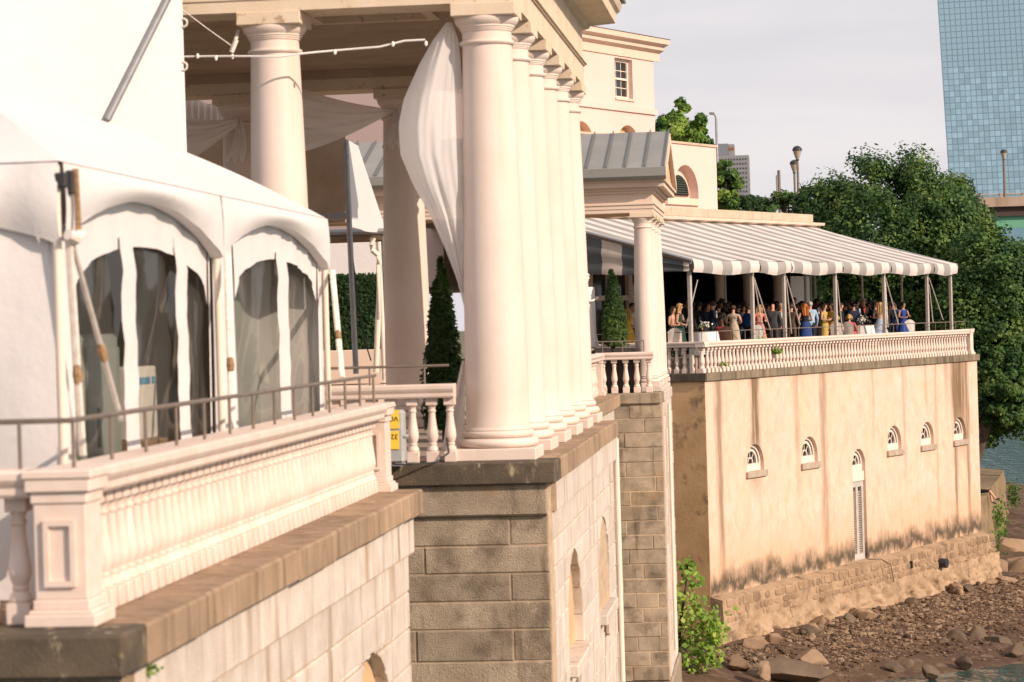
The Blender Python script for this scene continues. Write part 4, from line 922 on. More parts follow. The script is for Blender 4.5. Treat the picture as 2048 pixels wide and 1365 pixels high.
# rubble base: single stones bedded in mortar
def rub(m):
    m.prism([(-.02, -.34, -7.42), (-.02, -.30, -6.72), (-.02, WV+.1, -6.60), (-.02, WV+.1, -7.42)], (LEN+.1, 0, 0))
part('mortar', 'footing', fw_, rub)
rows = [(-6.98, -6.72), (-7.21, -6.995), (-7.42, -7.225)]
for ri, (r0, r1) in enumerate(rows):
    u = R_.uniform(0, .2)
    while u < LEN-.1:
        w = R_.choice([R_.uniform(.22, .4), R_.uniform(.35, .75)]); g = .035; zl, zh = r0+R_.uniform(-.02, .03), r1+R_.uniform(-.03, .02)
        if R_.random() < .16: u += R_.uniform(.2, .6); continue
        poly = [(u+g+R_.uniform(0, .05), zl+R_.uniform(0, .03)), (u+w/2, zl-R_.uniform(0, .015)), (u+w-R_.uniform(0, .05), zl+R_.uniform(0, .03)), (u+w-R_.uniform(0, .03), (zl+zh)/2), (u+w-R_.uniform(0, .06), zh-R_.uniform(0, .04)), (u+w*.5, zh), (u+g+R_.uniform(0, .06), zh-R_.uniform(0, .04)), (u+g, (zl+zh)/2)]
        block(poly, Vector((0, -.335+.045*(ri == 0)*.4, 0)), UX, Vector((0, -1, 0)), .1, R_.uniform(.005, .03), 'rubble', fw_, 'rubble_stone', .02); u += w
def foot(m):
    def fn(a, b):
        u_ = -.4+a*(LEN+.9); z_ = -7.40-b*1.7; n_ = noise.fractal(Vector((u_*1.3, z_*1.6, 3)), .8, 2., 6)*.20+abs(noise.noise(Vector((u_*3.1, z_*4, 7))))*.16-.12*max(0, noise.noise(Vector((u_*2.2, z_*2.6, 17)))-.15)*4
        return (u_, -.36-.20*b-n_*(.35+b)-.0, z_)
    m.grid(420, 34, fn)
part('footing', 'footing', fw_, foot, True)
p = FV(1880, 1125, -.35); part('outfall_pipe', 'dark_metal', fw_, lambda m: m.tube([(p.x, .2, p.z), (p.x, -.62, p.z-.03)], .17, 14), True)
p = FV(1822, 1128, -.35); part('weep_hole', 'dark_inside', fw_, lambda m: m.box(p.x-.05, p.x+.05, -.40, -.3, p.z-.16, p.z+.1))

fb = thing('balustrade', 'long cream balustrade of many balusters on the stained stucco wall', 'balustrade', tuple(C0), FRZ)
NB = 84; balf = baluster_mesh(.775, 12)
for i in range(NB): link('baluster', balf, fb, (.62+i*(LEN-.62-.62)/(NB-1), .30, 0))
for i in range(1, 8): link('baluster', balf, fb, (.30, .36+i*.262, 0))
link('baluster', balf, fb, (.33, .33, 0)).scale = (1.25, 1.25, 1)
rail(fb, (.14, .30, 0), (LEN-.45, .30, 0), .775, k=.85); rail(fb, (.30, .131, 0), (.30, 4, 0), .7745, k=.83)
pier(fb, LEN-.46, LEN-.06, .10, .50, 0, .95, False)
fr_ = thing('metal_railing', 'thin metal safety railing above the long far balustrade', 'railing', tuple(FW(0, 0, .94)), FRZ)
m = MB(); m.tube([(.3, 4, .29), (.3, .32, .29), (LEN-.5, .32, .29), (LEN-.5, 6, .29)], .014, 6); m.build('handrail', 'rail_metal', fr_)
for i in range(23): part('post', 'rail_metal', fr_, lambda m, x=.35+i*.985: m.tube([(x, .32, 0), (x, .32, .285)], .010, 6))
FLZ = .45
fl_ = MB(); fl_.box(.75, LEN-.6, .75, 14, -.2, FLZ); o = fl_.build('terrace_floor', 'paving', None, False, tuple(C0), FRZ); struct(o)

# ---------------- restaurant building
rb = thing('restaurant_building', 'long low cream building with parapet cornice behind the striped awning', 'building', tuple(C0), FRZ)
BV = 6.2; uE = 21.9
part('parapet', 'parapet_stone', rb, lambda m: m.box(-3, uE-.25, BV-.02, 14, 5.18, 5.47))
part('cornice', 'trim_cream', rb, lambda m: m.prism([(-3, BV+.0, 4.86), (-3, BV-.12, 4.88), (-3, BV-.14, 4.98), (-3, BV-.34, 5.04), (-3, BV-.36, 5.14), (-3, BV+.3, 5.18), (-3, BV+.3, 4.86)], (uE+3.1, 0, 0)))
part('upper_wall', 'trim_cream', rb, lambda m: m.box(-3, uE-.3, BV+.02, BV+.4, 3.3, 4.87))
part('roof', 'parapet_stone', rb, lambda m: m.box(-3, uE-.3, BV+.3, 14, 5.02, 5.178))
for px in (1442, 1498, 1558):
    q = FV(px, 600, BV+.15); cl = part('column', 'cream', rb, lambda m: m.lathe([(.22, FLZ), (.22, FLZ+.12), (.18, FLZ+.15), (.165, 3.0), (.2, 3.06), (.2, 3.3)], (q.x, BV+.2, 0), 20), True)
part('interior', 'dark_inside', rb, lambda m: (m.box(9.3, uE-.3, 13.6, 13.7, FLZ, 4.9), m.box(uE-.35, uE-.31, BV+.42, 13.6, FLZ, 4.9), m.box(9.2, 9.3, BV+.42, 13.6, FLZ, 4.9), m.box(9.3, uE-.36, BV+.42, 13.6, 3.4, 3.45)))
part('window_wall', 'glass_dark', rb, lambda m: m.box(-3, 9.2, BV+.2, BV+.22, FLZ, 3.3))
for i in range(9):
    x = -2.6+i*1.35; part('wall_post', 'trim_cream' if i % 2 else 'white_frame', rb, lambda m: m.box(x, x+(.26 if i % 2 else .07), BV+.05, BV+.19, FLZ, 3.3))
part('transom', 'white_frame', rb, lambda m: m.box(-3, 9.2, BV+.08, BV+.15, 2.30, 2.46))
q = FV(1598, 565, 5.9)
part('screen', 'cloth_white', rb, lambda m: m.box(q.x-.75, q.x+.9, 5.88, 5.92, 1.9, 3.1))

# ---------------- striped awning
aw = thing('striped_awning', 'big grey and cream striped awning over the far terrace', 'awning', tuple(C0), FRZ)
A0, A1, V0, V1, ZE, ZB = .02, 21.55, .40, 6.12, 3.38, 5.0
def canopy(m):
    def fn(a, b):
        bay = a*7; s_ = math.sin(PI*(bay % 1)); return (A0+(A1-A0)*a, V0+(V1-V0)*b, ZE+(ZB-ZE)*b-.07*math.sin(PI*b)*(1-.6*s_)-.03*s_*(1-b))
    m.grid(98, 18, fn); m.grid(98, 18, lambda a, b: Vector(fn(a, b))-Vector((0, 0, .012)))
part('canopy', 'awning_x', aw, canopy, True)
pu = [.27, 4.54, 6.88, 10.93, 15.11, 19.12, 21.45]
for i in range(6):
    x0, x1 = pu[i]-(.25 if i == 0 else 0)+.02, pu[i+1]-.02+(.1 if i == 5 else 0)
    part('valance', 'awning_x', aw, lambda m: (m.grid(40, 5, lambda a, b: (x0+(x1-x0)*a, V0-.01-.05*math.sin(PI*b)+.012*math.sin(a*30), ZE-.03*math.sin(PI*a)-b*(.37+.04*math.sin(a*PI)-.015*math.sin(a*9)))), m.grid(40, 5, lambda a, b: (x0+(x1-x0)*a, V0+.003-.05*math.sin(PI*b)+.012*math.sin(a*30), ZE-.03*math.sin(PI*a)-b*(.37+.04*math.sin(a*PI)-.015*math.sin(a*9))))), True)
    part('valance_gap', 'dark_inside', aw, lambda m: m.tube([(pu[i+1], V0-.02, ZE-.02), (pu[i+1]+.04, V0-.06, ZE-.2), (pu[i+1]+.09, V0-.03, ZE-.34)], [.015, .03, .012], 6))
def side(m): m.grid(30, 10, lambda a, b: (A0-.01+.02*math.sin(a*23)*b+.03*math.sin(b*12), V0+.1+(V1-V0)*a, (ZE+(ZB-ZE)*a*.97-.09)*(1-b)+(3.02+.03*math.sin(a*14))*b))
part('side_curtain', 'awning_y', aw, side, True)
part('rafter', 'grey_metal', aw, lambda m: m.tube([(A0-.02, V0, ZE-.02), (A0-.02, V1, ZB-.05)], .05, 8), True)
part('rafter', 'grey_metal', aw, lambda m: m.tube([(A1, V0, ZE-.05), (A1, V1, ZB-.09)], .045, 8), True)
part('eave_tube', 'grey_metal', aw, lambda m: m.tube([(A0, V0+.05, ZE-.09), (A1, V0+.05, ZE-.09)], .04, 8), True)
for x in pu: part('post', 'post_grey', aw, lambda m: m.bbox(x-.055, x+.055, .58, .69, .0, ZE-.02, .01))
for px, v in ((1451, 3.5), (1611, 3.5), (1725, 4.2), (1804, 2.4), (1622, 5.7), (1631, 5.6)):
    q = FV(px, 600, v); part('post', 'post_grey', aw, lambda m: m.tube([(q.x, v, FLZ), (q.x, v, ZE+(v-V0)*.27)], .045, 8), True)
for px0, y0, px1, y1 in ((1508, 556, 1541, 661), (1508, 560, 1528, 672), (1572, 552, 1600, 650), (1572, 560, 1583, 668), (1674, 560, 1685, 665), (1771, 556, 1797, 650), (1771, 565, 1776, 655), (1858, 556, 1886, 640), (1858, 570, 1866, 645), (1395, 560, 1372, 655)):
    a, b = FV(px0, y0, .64), FV(px1, y1, .60 if px1 != 1372 else .8)
    part('strap', 'strap', aw, lambda m: m.tube([a, a.lerp(b, .5), b], .024, 5, flat=.4))
for x in pu[1:]: part('eave_light', 'bulb', aw, lambda m: m.lathe([(.01, .03), (.03, 0), (.02, -.03)], (x-.3, V0+.2, ZE-.38), 8), True)
# ================================================================== people
SKEL = {
 'stand': dict(pel=(0, 0, .95), sp=(0, .005, 1.12), ch=(0, 0, 1.30), nb=(0, .01, 1.44), nk=(0, .0, 1.50), h1=(0, -.015, 1.565), h2=(0, -.02, 1.64), h3=(0, -.005, 1.695), ns=(0, -.118, 1.612),
   sl=(-.175, 0, 1.395), el=(-.235, .03, 1.12), wl=(-.235, -.06, .90), hl=(-.225, -.09, .81), sr=(.175, 0, 1.395), er=(.235, .03, 1.12), wr=(.235, -.06, .90), hr=(.225, -.09, .81),
   pl=(-.09, 0, .89), kl=(-.10, -.02, .50), al=(-.10, .02, .09), tl=(-.115, -.13, .04), pr=(.09, 0, .89), kr=(.10, -.02, .50), ar=(.10, .02, .09), tr=(.115, -.13, .04))}
def variant(base, **kw): d = dict(SKEL[base]); d.update(kw); return d
SKEL['front'] = variant('stand', el=(-.245, -.02, 1.13), wl=(-.10, -.24, 1.10), hl=(-.03, -.28, 1.14), er=(.245, -.02, 1.13), wr=(.10, -.24, 1.14), hr=(.03, -.28, 1.18))
SKEL['drink'] = variant('stand', er=(.25, -.06, 1.14), wr=(.17, -.27, 1.27), hr=(.15, -.30, 1.36), el=(-.25, .0, 1.13), wl=(-.15, -.22, 1.05), hl=(-.08, -.27, 1.06))
def drop(d, dz, **kw):
    r = {k: (x, y, z-dz) for k, (x, y, z) in d.items()}; r.update(kw); return r
SKEL['sit'] = drop(SKEL['front'], .44, pl=(-.10, -.06, .48), kl=(-.12, -.45, .50), al=(-.12, -.45, .09), tl=(-.13, -.6, .04), pr=(.10, -.06, .48), kr=(.12, -.45, .50), ar=(.12, -.45, .09), tr=(.13, -.6, .04))
SKEL['recline'] = dict(pel=(0, .05, .12), sp=(0, .22, .17), ch=(0, .40, .25), nb=(0, .53, .34), nk=(0, .57, .38), h1=(0, .62, .43), h2=(0, .67, .48), h3=(0, .71, .52), ns=(0, .60, .55),
   sl=(-.17, .48, .30), el=(-.28, .52, .10), wl=(-.26, .30, .05), hl=(-.25, .20, .04), sr=(.17, .48, .30), er=(.28, .52, .10), wr=(.26, .30, .05), hr=(.25, .20, .04),
   pl=(-.09, .0, .11), kl=(-.12, -.40, .14), al=(-.12, -.62, -.20), tl=(-.12, -.78, -.16), pr=(.09, .0, .11), kr=(.12, -.38, .12), ar=(.14, -.44, -.34), tr=(.15, -.60, -.38))
RAD = dict(pel=(.155, .112), sp=(.128, .095), ch=(.160, .112), nb=(.062, .062), nk=(.05, .052), h1=(.064, .078), h2=(.076, .095), h3=(.055, .068), ns=(.013, .013), sl=(.066, .066), el=(.044, .044), wl=(.030, .030), hl=(.034, .026), sr=(.066, .066), er=(.044, .044), wr=(.030, .030), hr=(.034, .026),
   pl=(.092, .095), kl=(.060, .060), al=(.040, .042), tl=(.036, .026), pr=(.092, .095), kr=(.060, .060), ar=(.040, .042), tr=(.036, .026))
BONES = [('pel', 'sp', 1), ('sp', 'ch', 1), ('ch', 'nb', 1), ('nb', 'nk', 0), ('nk', 'h1', 0), ('h1', 'h2', 0), ('h2', 'h3', 0), ('h2', 'ns', 0), ('ch', 'sl', 1), ('sl', 'el', 2), ('el', 'wl', 2), ('wl', 'hl', 0), ('ch', 'sr', 1), ('sr', 'er', 2), ('er', 'wr', 2), ('wr', 'hr', 0),
   ('pel', 'pl', 3), ('pl', 'kl', 3), ('kl', 'al', 5), ('al', 'tl', 4), ('pel', 'pr', 3), ('pr', 'kr', 3), ('kr', 'ar', 5), ('ar', 'tr', 4)]
BODY = {}
def body(pose, sex):
    if (pose, sex) in BODY: return BODY[pose, sex]
    sk = SKEL[pose]; names = list(sk); ix = {n_: i for i, n_ in enumerate(names)}
    me = bpy.data.meshes.new('body'); me.from_pydata([sk[n_] for n_ in names], [(ix[a], ix[b]) for a, b, _ in BONES], [])
    o = bpy.data.objects.new('body', me); COL.objects.link(o); o.modifiers.new('s', 'SKIN'); sub = o.modifiers.new('d', 'SUBSURF'); sub.levels = 1; sub.render_levels = 1
    for n_ in names:
        r = RAD[n_]; k = 1.
        if sex == 'f': k = {'ch': .86, 'sp': .82, 'sl': .8, 'sr': .8, 'el': .85, 'er': .85, 'nb': .85, 'nk': .85}.get(n_, .95)
        me.skin_vertices[0].data[ix[n_]].radius = (r[0]*k, r[1]*k)
        me.skin_vertices[0].data[ix[n_]].use_root = (n_ == 'pel')
    dg = bpy.context.evaluated_depsgraph_get(); r_ = bpy.data.meshes.new_from_object(o.evaluated_get(dg)); bpy.data.objects.remove(o)
    seg = [(Vector(sk[a]), Vector(sk[b]), z) for a, b, z in BONES]; r_.materials.clear(); zi = []
    for f in r_.polygons:
        c = f.center; best = 9; bz = 1
        for a, b, z in seg:
            d = b-a; t = max(0, min(1, (c-a).dot(d)/max(d.length_squared, 1e-9))); q = (a+d*t-c).length
            if q < best: best = q; bz = z
        zi.append(bz)
    r_.polygons.foreach_set('material_index', zi); r_.polygons.foreach_set('use_smooth', [True]*len(zi)); BODY[pose, sex] = r_; return r_
def cm(c, rough=.8):
    k = 'cloth_%.3f_%.3f_%.3f' % tuple(c); return k if k in MAT else (mat(k, c, tuple(x*.8 for x in c), rough, scale=9.), k)[1]
SKINS = {'fair': (.62, .36, .25), 'tan': (.48, .26, .16), 'deep': (.13, .065, .04), 'red': (.66, .32, .22)}
HAIRS = {'black': (.012, .010, .009), 'brown': (.06, .032, .018), 'blond': (.48, .30, .12), 'red': (.45, .15, .03), 'grey': (.50, .45, .42), 'dark': (.025, .017, .012)}
def hair_mesh(style, hz, col, off):
    m = MB(); cy, cz = off
    bm = bmesh.new(); bmesh.ops.create_uvsphere(bm, u_segments=14, v_segments=10, radius=1)
    for v in bm.verts: v.co = Vector((v.co.x*.090, cy+.006+v.co.y*.108, cz+.018+v.co.z*.098))
    kill = [f for f in bm.faces if (f.calc_center_median().y < cy-.045 and f.calc_center_median().z < cz+.055) or f.calc_center_median().z < cz-.055]
    bmesh.ops.delete(bm, geom=kill, context='FACES'); m.frombm(bm)
    if style == 'long':
        m.grid(8, 8, lambda u, v: ((u-.5)*(.185+.05*math.sin(v*3)), cy+.06+.045*math.cos((u-.5)*2.6)+.02*math.sin(u*20)+.02*v, cz+.02-v*.36)); m.grid(8, 8, lambda u, v: ((u-.5)*(.17+.04*v), cy+.05+.02*v, cz+.02-v*.34))
        for s in (-1, 1): m.tube([(s*.085, cy+.0, cz+.02), (s*.10, cy+.02, cz-.10), (s*.10, cy+.03, cz-.26)], [.03, .035, .012], 7)
    if style == 'bun': m.lathe([(.01, -.04), (.04, -.025), (.05, 0), (.04, .025), (.01, .04)], (0, cy+.12, cz+.03), 10)
    if style == 'bob':
        for s in (-1, 1): m.tube([(s*.08, cy+.01, cz+.03), (s*.097, cy+.02, cz-.05), (s*.085, cy+.03, cz-.11)], [.035, .04, .02], 7)
        m.tube([(0, cy+.08, cz+.03), (0, cy+.095, cz-.06), (0, cy+.08, cz-.12)], [.06, .07, .03], 8)
    return m.mesh('hair', col, True)
def person(label, pos, facing, sex='m', pose='stand', top=(.02, .02, .025), legs=None, skin='fair', hair='brown', style='short', sleeves=True, skirt=None, scale=1., group=None, shirt=None, shoes=(.015, .013, .012), bare=False, calf=None, glass=False):
    legs = legs or top; t = thing('person', label, 'person', tuple(pos), facing, group); t.scale = (scale*1.12, scale*1.12, scale)
    me = body(pose, sex).copy(); sk = cm(SKINS[skin], .6)
    slots = [sk, cm(top), cm(top) if sleeves else sk, cm(legs), cm(shoes), calf and cm(calf) or cm(legs)]
    if bare: slots[3] = cm(legs); slots[5] = sk
    for s in slots: me.materials.append(MAT[s])
    link('body', me, t); S = SKEL[pose]; h2 = Vector(S['h2'])
    if style != 'bald': 
        h = link('hair', hair_mesh(style, 0, cm(HAIRS[hair], .5), (h2.y, h2.z)), t)
    for s in (-1, 1):
        m = MB(); m.lathe([(.002, -.008), (.009, 0), (.002, .008)], (s*.032, h2.y-.086, h2.z+.002), 6); m.build('eye', 'black_ink', t)
    if shirt:
        cz_ = S['ch'][2]; m = MB(); m.prism([(-.045, -.112, cz_+.12), (.045, -.112, cz_+.12), (.012, -.128, cz_-.10), (-.012, -.128, cz_-.10)], (0, .03, 0)); m.build('shirt', cm(shirt), t)
    if skirt:
        z0 = S['pel'][2]; hem, w = skirt
        if pose == 'sit':
            m = MB(); m.tube([(0, .02, .62), (0, -.05, .52), (0, -.35, .54), (0, -.50, .48), (0, -.52, .25)], [.14, .21, .21, .19, .17], 14); m.build('skirt', cm(legs), t, True)
        else:
            m = MB(); m.lathe([(.125, z0+.13), (.165, z0-.02), (.17+w*.3, (z0+hem)/2), (.17+w, hem), (.16+w, hem)], (0, 0, 0), 20); me2 = m.mesh('skirt', cm(legs), True)
            link('skirt', me2, t).scale = (1.05, .82, 1)
    if glass:
        h = Vector(S['hr']); m = MB(); m.lathe([(.028, -.07), (.004, -.065), (.004, 0), (.03, .03), (.034, .09)], (h.x, h.y-.03, h.z+.03), 10); m.build('wine_glass', 'glass_dark', t, True)
    return t
def guest(label, px, hy, v, facing, seated=False, **k):
    q = FV(px, hy, v); base = FW(q.x, v, FLZ); H = 1.285 if seated else 1.735
    s = max(.9, min(1.13, (q.z-FLZ)/H)); return person(label, base, math.radians(facing), pose=k.pop('pose', 'sit' if seated else 'stand'), scale=s, **k)
NAVY, BLK, GRY = (.012, .022, .05), (.012, .012, .014), (.05, .052, .056)
guest('woman with dark hair in a peach sleeveless top beside the first awning post', 1345, 617, 1.5, 60, sex='f', pose='front', top=(.55, .32, .22), legs=(.02, .03, .025), skin='tan', hair='dark', style='long', sleeves=False, skirt=(.5, .08))
guest('woman with long light brown hair in a dark green dress holding a glass', 1358, 608, 1.4, 75, sex='f', pose='drink', top=(.015, .05, .035), skin='tan', hair='blond', style='long', sleeves=False, skirt=(.35, .1), glass=True)
guest('man in a dark jacket in the shade behind the woman in green', 1371, 598, 4., 40, top=BLK, skin='deep', hair='black')
guest('man in a navy suit turned sideways behind the flower table', 1425, 603, 2.6, 110, top=NAVY, skin='fair', hair='brown', shirt=(.7, .7, .7))
guest('tall man in black seen beside the thin awning post', 1443, 598, 3.6, 150, top=BLK, skin='tan', hair='black')
guest('woman with pinned up hair in a cream floral dress seen from behind', 1466, 612, 1.7, 165, sex='f', pose='front', top=(.50, .42, .32), legs=(.46, .38, .28), skin='fair', hair='brown', style='bun', sleeves=False, skirt=(.3, .08))
guest('seated woman with dark hair in a red and white dress at the flower table', 1444, 636, 1.45, -20, True, sex='f', top=(.62, .08, .09), legs=(.60, .10, .10), skin='deep', hair='black', style='bun', sleeves=False, skirt=(.3, .1))
guest('man in a bright blue shirt leaning beside the second awning post', 1497, 611, 2.1, 120, top=(.02, .09, .34), legs=BLK, skin='fair', hair='brown')
guest('blond woman in a coral floral dress behind the second awning post', 1518, 612, 1.9, 30, sex='f', pose='front', top=(.60, .22, .15), skin='fair', hair='blond', style='long', sleeves=True, skirt=(.4, .1))
guest('bald man in a dark grey suit seen from behind', 1545, 606, 1.6, 175, top=GRY, skin='red', style='bald')
guest('man in a charcoal suit facing the bald man', 1561, 608, 2.1, 20, top=(.03, .03, .033), skin='red', hair='grey', shirt=(.7, .68, .66))
guest('red faced man in the group behind the bald man', 1535, 613, 2.7, 40, top=BLK, skin='red', hair='brown')
guest('man in a brown check suit behind the third awning post', 1582, 612, 1.5, 160, top=(.10, .065, .045), skin='fair', hair='brown')
guest('tall man in a navy suit under the white screen', 1586, 596, 3.4, 60, top=NAVY, skin='fair', hair='dark', shirt=(.7, .7, .72))
guest('woman with long red hair in a black and blue backless dress', 1610, 614, 1.35, 200, sex='f', pose='front', top=(.012, .014, .02), legs=(.02, .05, .20), skin='fair', hair='red', style='long', sleeves=False, skirt=(.4, .08))
guest('grey haired man in a light blue shirt beside the red haired woman', 1620, 604, 2.0, 200, top=(.35, .50, .66), legs=NAVY, skin='red', hair='grey')
guest('dark haired man in a dark suit behind the grey haired man', 1633, 598, 2.9, 30, top=BLK, skin='deep', hair='black', shirt=(.6, .6, .6))
guest('woman with short brown hair in a yellow dress looking at her phone', 1648, 608, 2.2, 60, sex='f', pose='front', top=(.50, .36, .10), skin='fair', hair='brown', style='bob', sleeves=False, skirt=(.35, .08))
guest('woman with dark hair in a mustard top behind the fourth awning post', 1663, 607, 2.0, -40, sex='f', pose='front', top=(.40, .27, .07), skin='tan', hair='dark', style='long', sleeves=False, skirt=(.4, .08))
guest('man in a black suit hidden behind the fourth awning post', 1681, 611, 2.3, 60, top=BLK, skin='red', hair='brown')
guest('seated blond woman in a coral dress in front of the fourth awning post', 1672, 637, 1.3, 190, True, sex='f', top=(.66, .13, .11), skin='fair', hair='blond', style='bob', sleeves=False, skirt=(.3, .1))
guest('seated woman with short pale hair in a red dress', 1698, 634, 1.4, 170, True, sex='f', top=(.62, .10, .09), skin='fair', hair='blond', style='bob', sleeves=True, skirt=(.3, .1))
guest('dark haired man in a navy suit leaning towards the glass table', 1713, 601, 2.6, 60, top=NAVY, skin='tan', hair='black', shirt=(.45, .55, .65))
guest('older man in a dark suit with a red tie', 1727, 598, 2.6, 10, top=BLK, skin='red', hair='grey', shirt=(.5, .06, .05))
guest('woman in black behind the glass table', 1739, 605, 2.5, -10, sex='f', pose='front', top=BLK, skin='tan', hair='black', style='long', skirt=(.4, .08))
guest('brown haired woman leaning in at the glass table', 1751, 604, 2.2, 60, sex='f', pose='front', top=(.02, .025, .05), skin='red', hair='brown', style='long', skirt=(.4, .08))
guest('woman with long blond hair and bare shoulders in a pale blue skirt', 1760, 612, 1.35, 170, sex='f', pose='front', top=(.60, .38, .26), legs=(.42, .52, .66), skin='fair', hair='blond', style='long', sleeves=False, skirt=(.4, .14))
guest('man in black behind the fifth awning post', 1772, 613, 1.8, 200, top=BLK, skin='fair', hair='brown')
guest('bald man in a brown jacket near the end of the terrace', 1790, 606, 2.6, -20, top=(.07, .05, .035), skin='red', style='bald')
guest('man in a royal navy jacket beside the bald man in brown', 1786, 618, 1.9, 160, top=(.015, .04, .13), skin='fair', hair='brown')
guest('woman with dark hair in a royal blue halter dress near the terrace end', 1806, 611, 1.4, 40, sex='f', pose='front', top=(.018, .055, .26), skin='tan', hair='black', style='bun', sleeves=False, skirt=(.4, .12))
guest('woman with long blond hair in a yellow dress beside the planter', 1255, 617, 4.6, 175, sex='f', pose='front', top=(.66, .42, .05), skin='fair', hair='blond', style='long', sleeves=False, skirt=(.3, .15))
guest('man in a white shirt talking to the woman in yellow', 1264, 607, 5.2, 20, top=(.72, .70, .68), legs=(.03, .04, .10), skin='tan', hair='black')
for px, hy, v in ((1398, 604, 4.6), (1410, 608, 5.4), (1433, 605, 5.2), (1456, 603, 4.8), (1480, 607, 4.9), (1488, 603, 3.9), (1528, 606, 4.6), (1553, 603, 4.9), (1571, 606, 4.4), (1600, 606, 4.6), (1607, 609, 3.4), (1643, 605, 4.2), (1670, 605, 4.3), (1416, 606, 3.2), (1437, 609, 2.9), (1452, 607, 3.3), (1476, 609, 2.9), (1486, 611, 2.5), (1507, 607, 3.1), (1527, 609, 3.2), (1552, 609, 3.), (1568, 604, 3.1), (1592, 609, 2.6), (1603, 603, 3.1), (1627, 606, 3.4), (1640, 609, 2.8), (1655, 604, 3.3), (1690, 606, 3.0), (1701, 604, 2.9), (1707, 608, 2.4), (1733, 606, 3.3), (1745, 602, 3.2), (1757, 606, 2.9), (1779, 606, 3.0), (1384, 604, 3.2)):
    guest('guest in dark clothes standing in the shade under the awning', px, hy, v, random.choice([20, 100, 200, 160, -60]), top=random.choice([BLK, NAVY, (.03, .022, .02)]), skin=random.choice(['fair', 'tan', 'deep']), hair='dark', group='guests in the shade')

# statue beside the columns
st_p = Py(1173, 690, 57.0)
st = person('white draped female statue half hidden behind the row of columns', (st_p.x, 57.0, 1.0), math.radians(60), sex='f', pose='front', top=(.8, .74, .69), skirt=(.05, .12))
st.name = 'statue'; st['category'] = 'statue'
for c in st.children:
    for i in range(len(c.data.materials)): c.data.materials[i] = MAT['statue_white']
for c in [c for c in st.children if c.name.startswith('eye')]: bpy.data.objects.remove(c)
part('drapery', 'statue_white', st, lambda m: m.grid(30, 16, lambda u, v: ((.24-.07*v+.02*math.sin(u*60)*v)*math.cos(u*2*PI), (.17+.05*v+.02*math.sin(u*44)*v)*math.sin(u*2*PI), 1.42-v*1.36)), True)
part('pedestal', 'granite', st, lambda m: (m.bbox(-.32, .32, -.32, .32, -1.0, -.80, .02), m.bbox(-.26, .26, -.26, .26, -.80, -.08, .01), m.bbox(-.32, .32, -.32, .32, -.08, .02, .02)))

# tables with cloths, flowers and glasses; chairs
def cloth_table(label, px, py, v, flowers):
    q = FV(px, py, v); t = thing('table', label, 'table', tuple(FW(q.x, v, FLZ)))
    m = MB(); m.grid(40, 8, lambda u, w: ((.40+.10*w+.03*math.sin(u*2*PI*9)*w)*math.cos(u*2*PI), (.40+.10*w+.03*math.sin(u*2*PI*9)*w)*math.sin(u*2*PI), .76-.70*w)); m.lathe([(.40, .755), (.40, .762)], seg=24); m.build('tablecloth', 'cloth_white', t, True)
    part('leg', 'dark_metal', t, lambda m: m.lathe([(.2, 0), (.2, .03), (.04, .06), (.04, .75)], seg=10))
    f = thing('flower_vase', flowers, 'flowers', tuple(FW(q.x, v, FLZ+.763))); R = random.Random(int(px))
    part('vase', 'glass_dark', f, lambda m: m.lathe([(.05, 0), (.06, .05), (.04, .12), (.06, .15)], seg=10), True)
    pts = [(Vector((R.gauss(0, .08), R.gauss(0, .08), .22+R.gauss(0, .05))), None, 1) for _ in range(120)]
    leafcloud('blossoms', ['cloth_white', 'leaf_bright', 'leaf_dark'], pts, .07, f, 2, 1.2)
    for i in range(7):
        a = i*.9+.3; g = FW(q.x, v, FLZ+.763)+Vector((.28*math.cos(a), .28*math.sin(a), 0)); m = MB(); m.lathe([(.03, 0), (.004, .006), (.004, .08), (.032, .11), (.034, .18)], seg=10)
        o = m.build('wine_glass', 'glass_dark', None, True, tuple(g)); tag(o, 'small wine glass on the %s' % ('flower table by the first post' if px < 1500 else 'flower table near the terrace end'), 'glass', 'wine glasses on the %s' % ('first table' if px < 1500 else 'second table'))
cloth_table('round table with a white cloth and flowers near the first awning post', 1410, 660, 1.45, 'white flowers on the table near the first awning post')
cloth_table('round table with a white cloth and glasses near the terrace end', 1725, 655, 1.75, 'pale flowers on the table near the terrace end')
def chair(label, px, v, facing, c):
    q = FV(px, 660, v); t = thing('chair', label, 'chair', tuple(FW(q.x, v, FLZ)), math.radians(facing)); k = cm(c)
    boxp('seat', k, t, -.21, .21, -.21, .21, .42, .46, bev=.015)
    for x in (-.18, .18):
        for y in (-.18, .18): boxp('leg', k, t, x-.018, x+.018, y-.018, y+.018, 0, .42)
    part('backrest', k, t, lambda m: m.grid(10, 6, lambda u, v_: (-.21+.42*u, .19+.05*v_+.04*math.sin(PI*u), .46+v_*.46*(1-.25*(2*u-1)**2))))
chair('white rounded chair by the second awning post', 1515, 1.25, 180, (.66, .62, .58)); chair('pale rounded chair by the first awning post', 1350, 1.3, 180, (.66, .56, .48))
chair('brown chair behind the seated woman in red and white', 1455, 1.1, 170, (.10, .05, .03)); chair('white chair of the woman in royal blue', 1814, 1.35, 200, (.66, .62, .58)); chair('white chair under the woman in red', 1697, 1.42, 170, (.5, .46, .42)); chair('white chair under the coral dress by the fourth post', 1671, 1.32, 190, (.5, .46, .42))

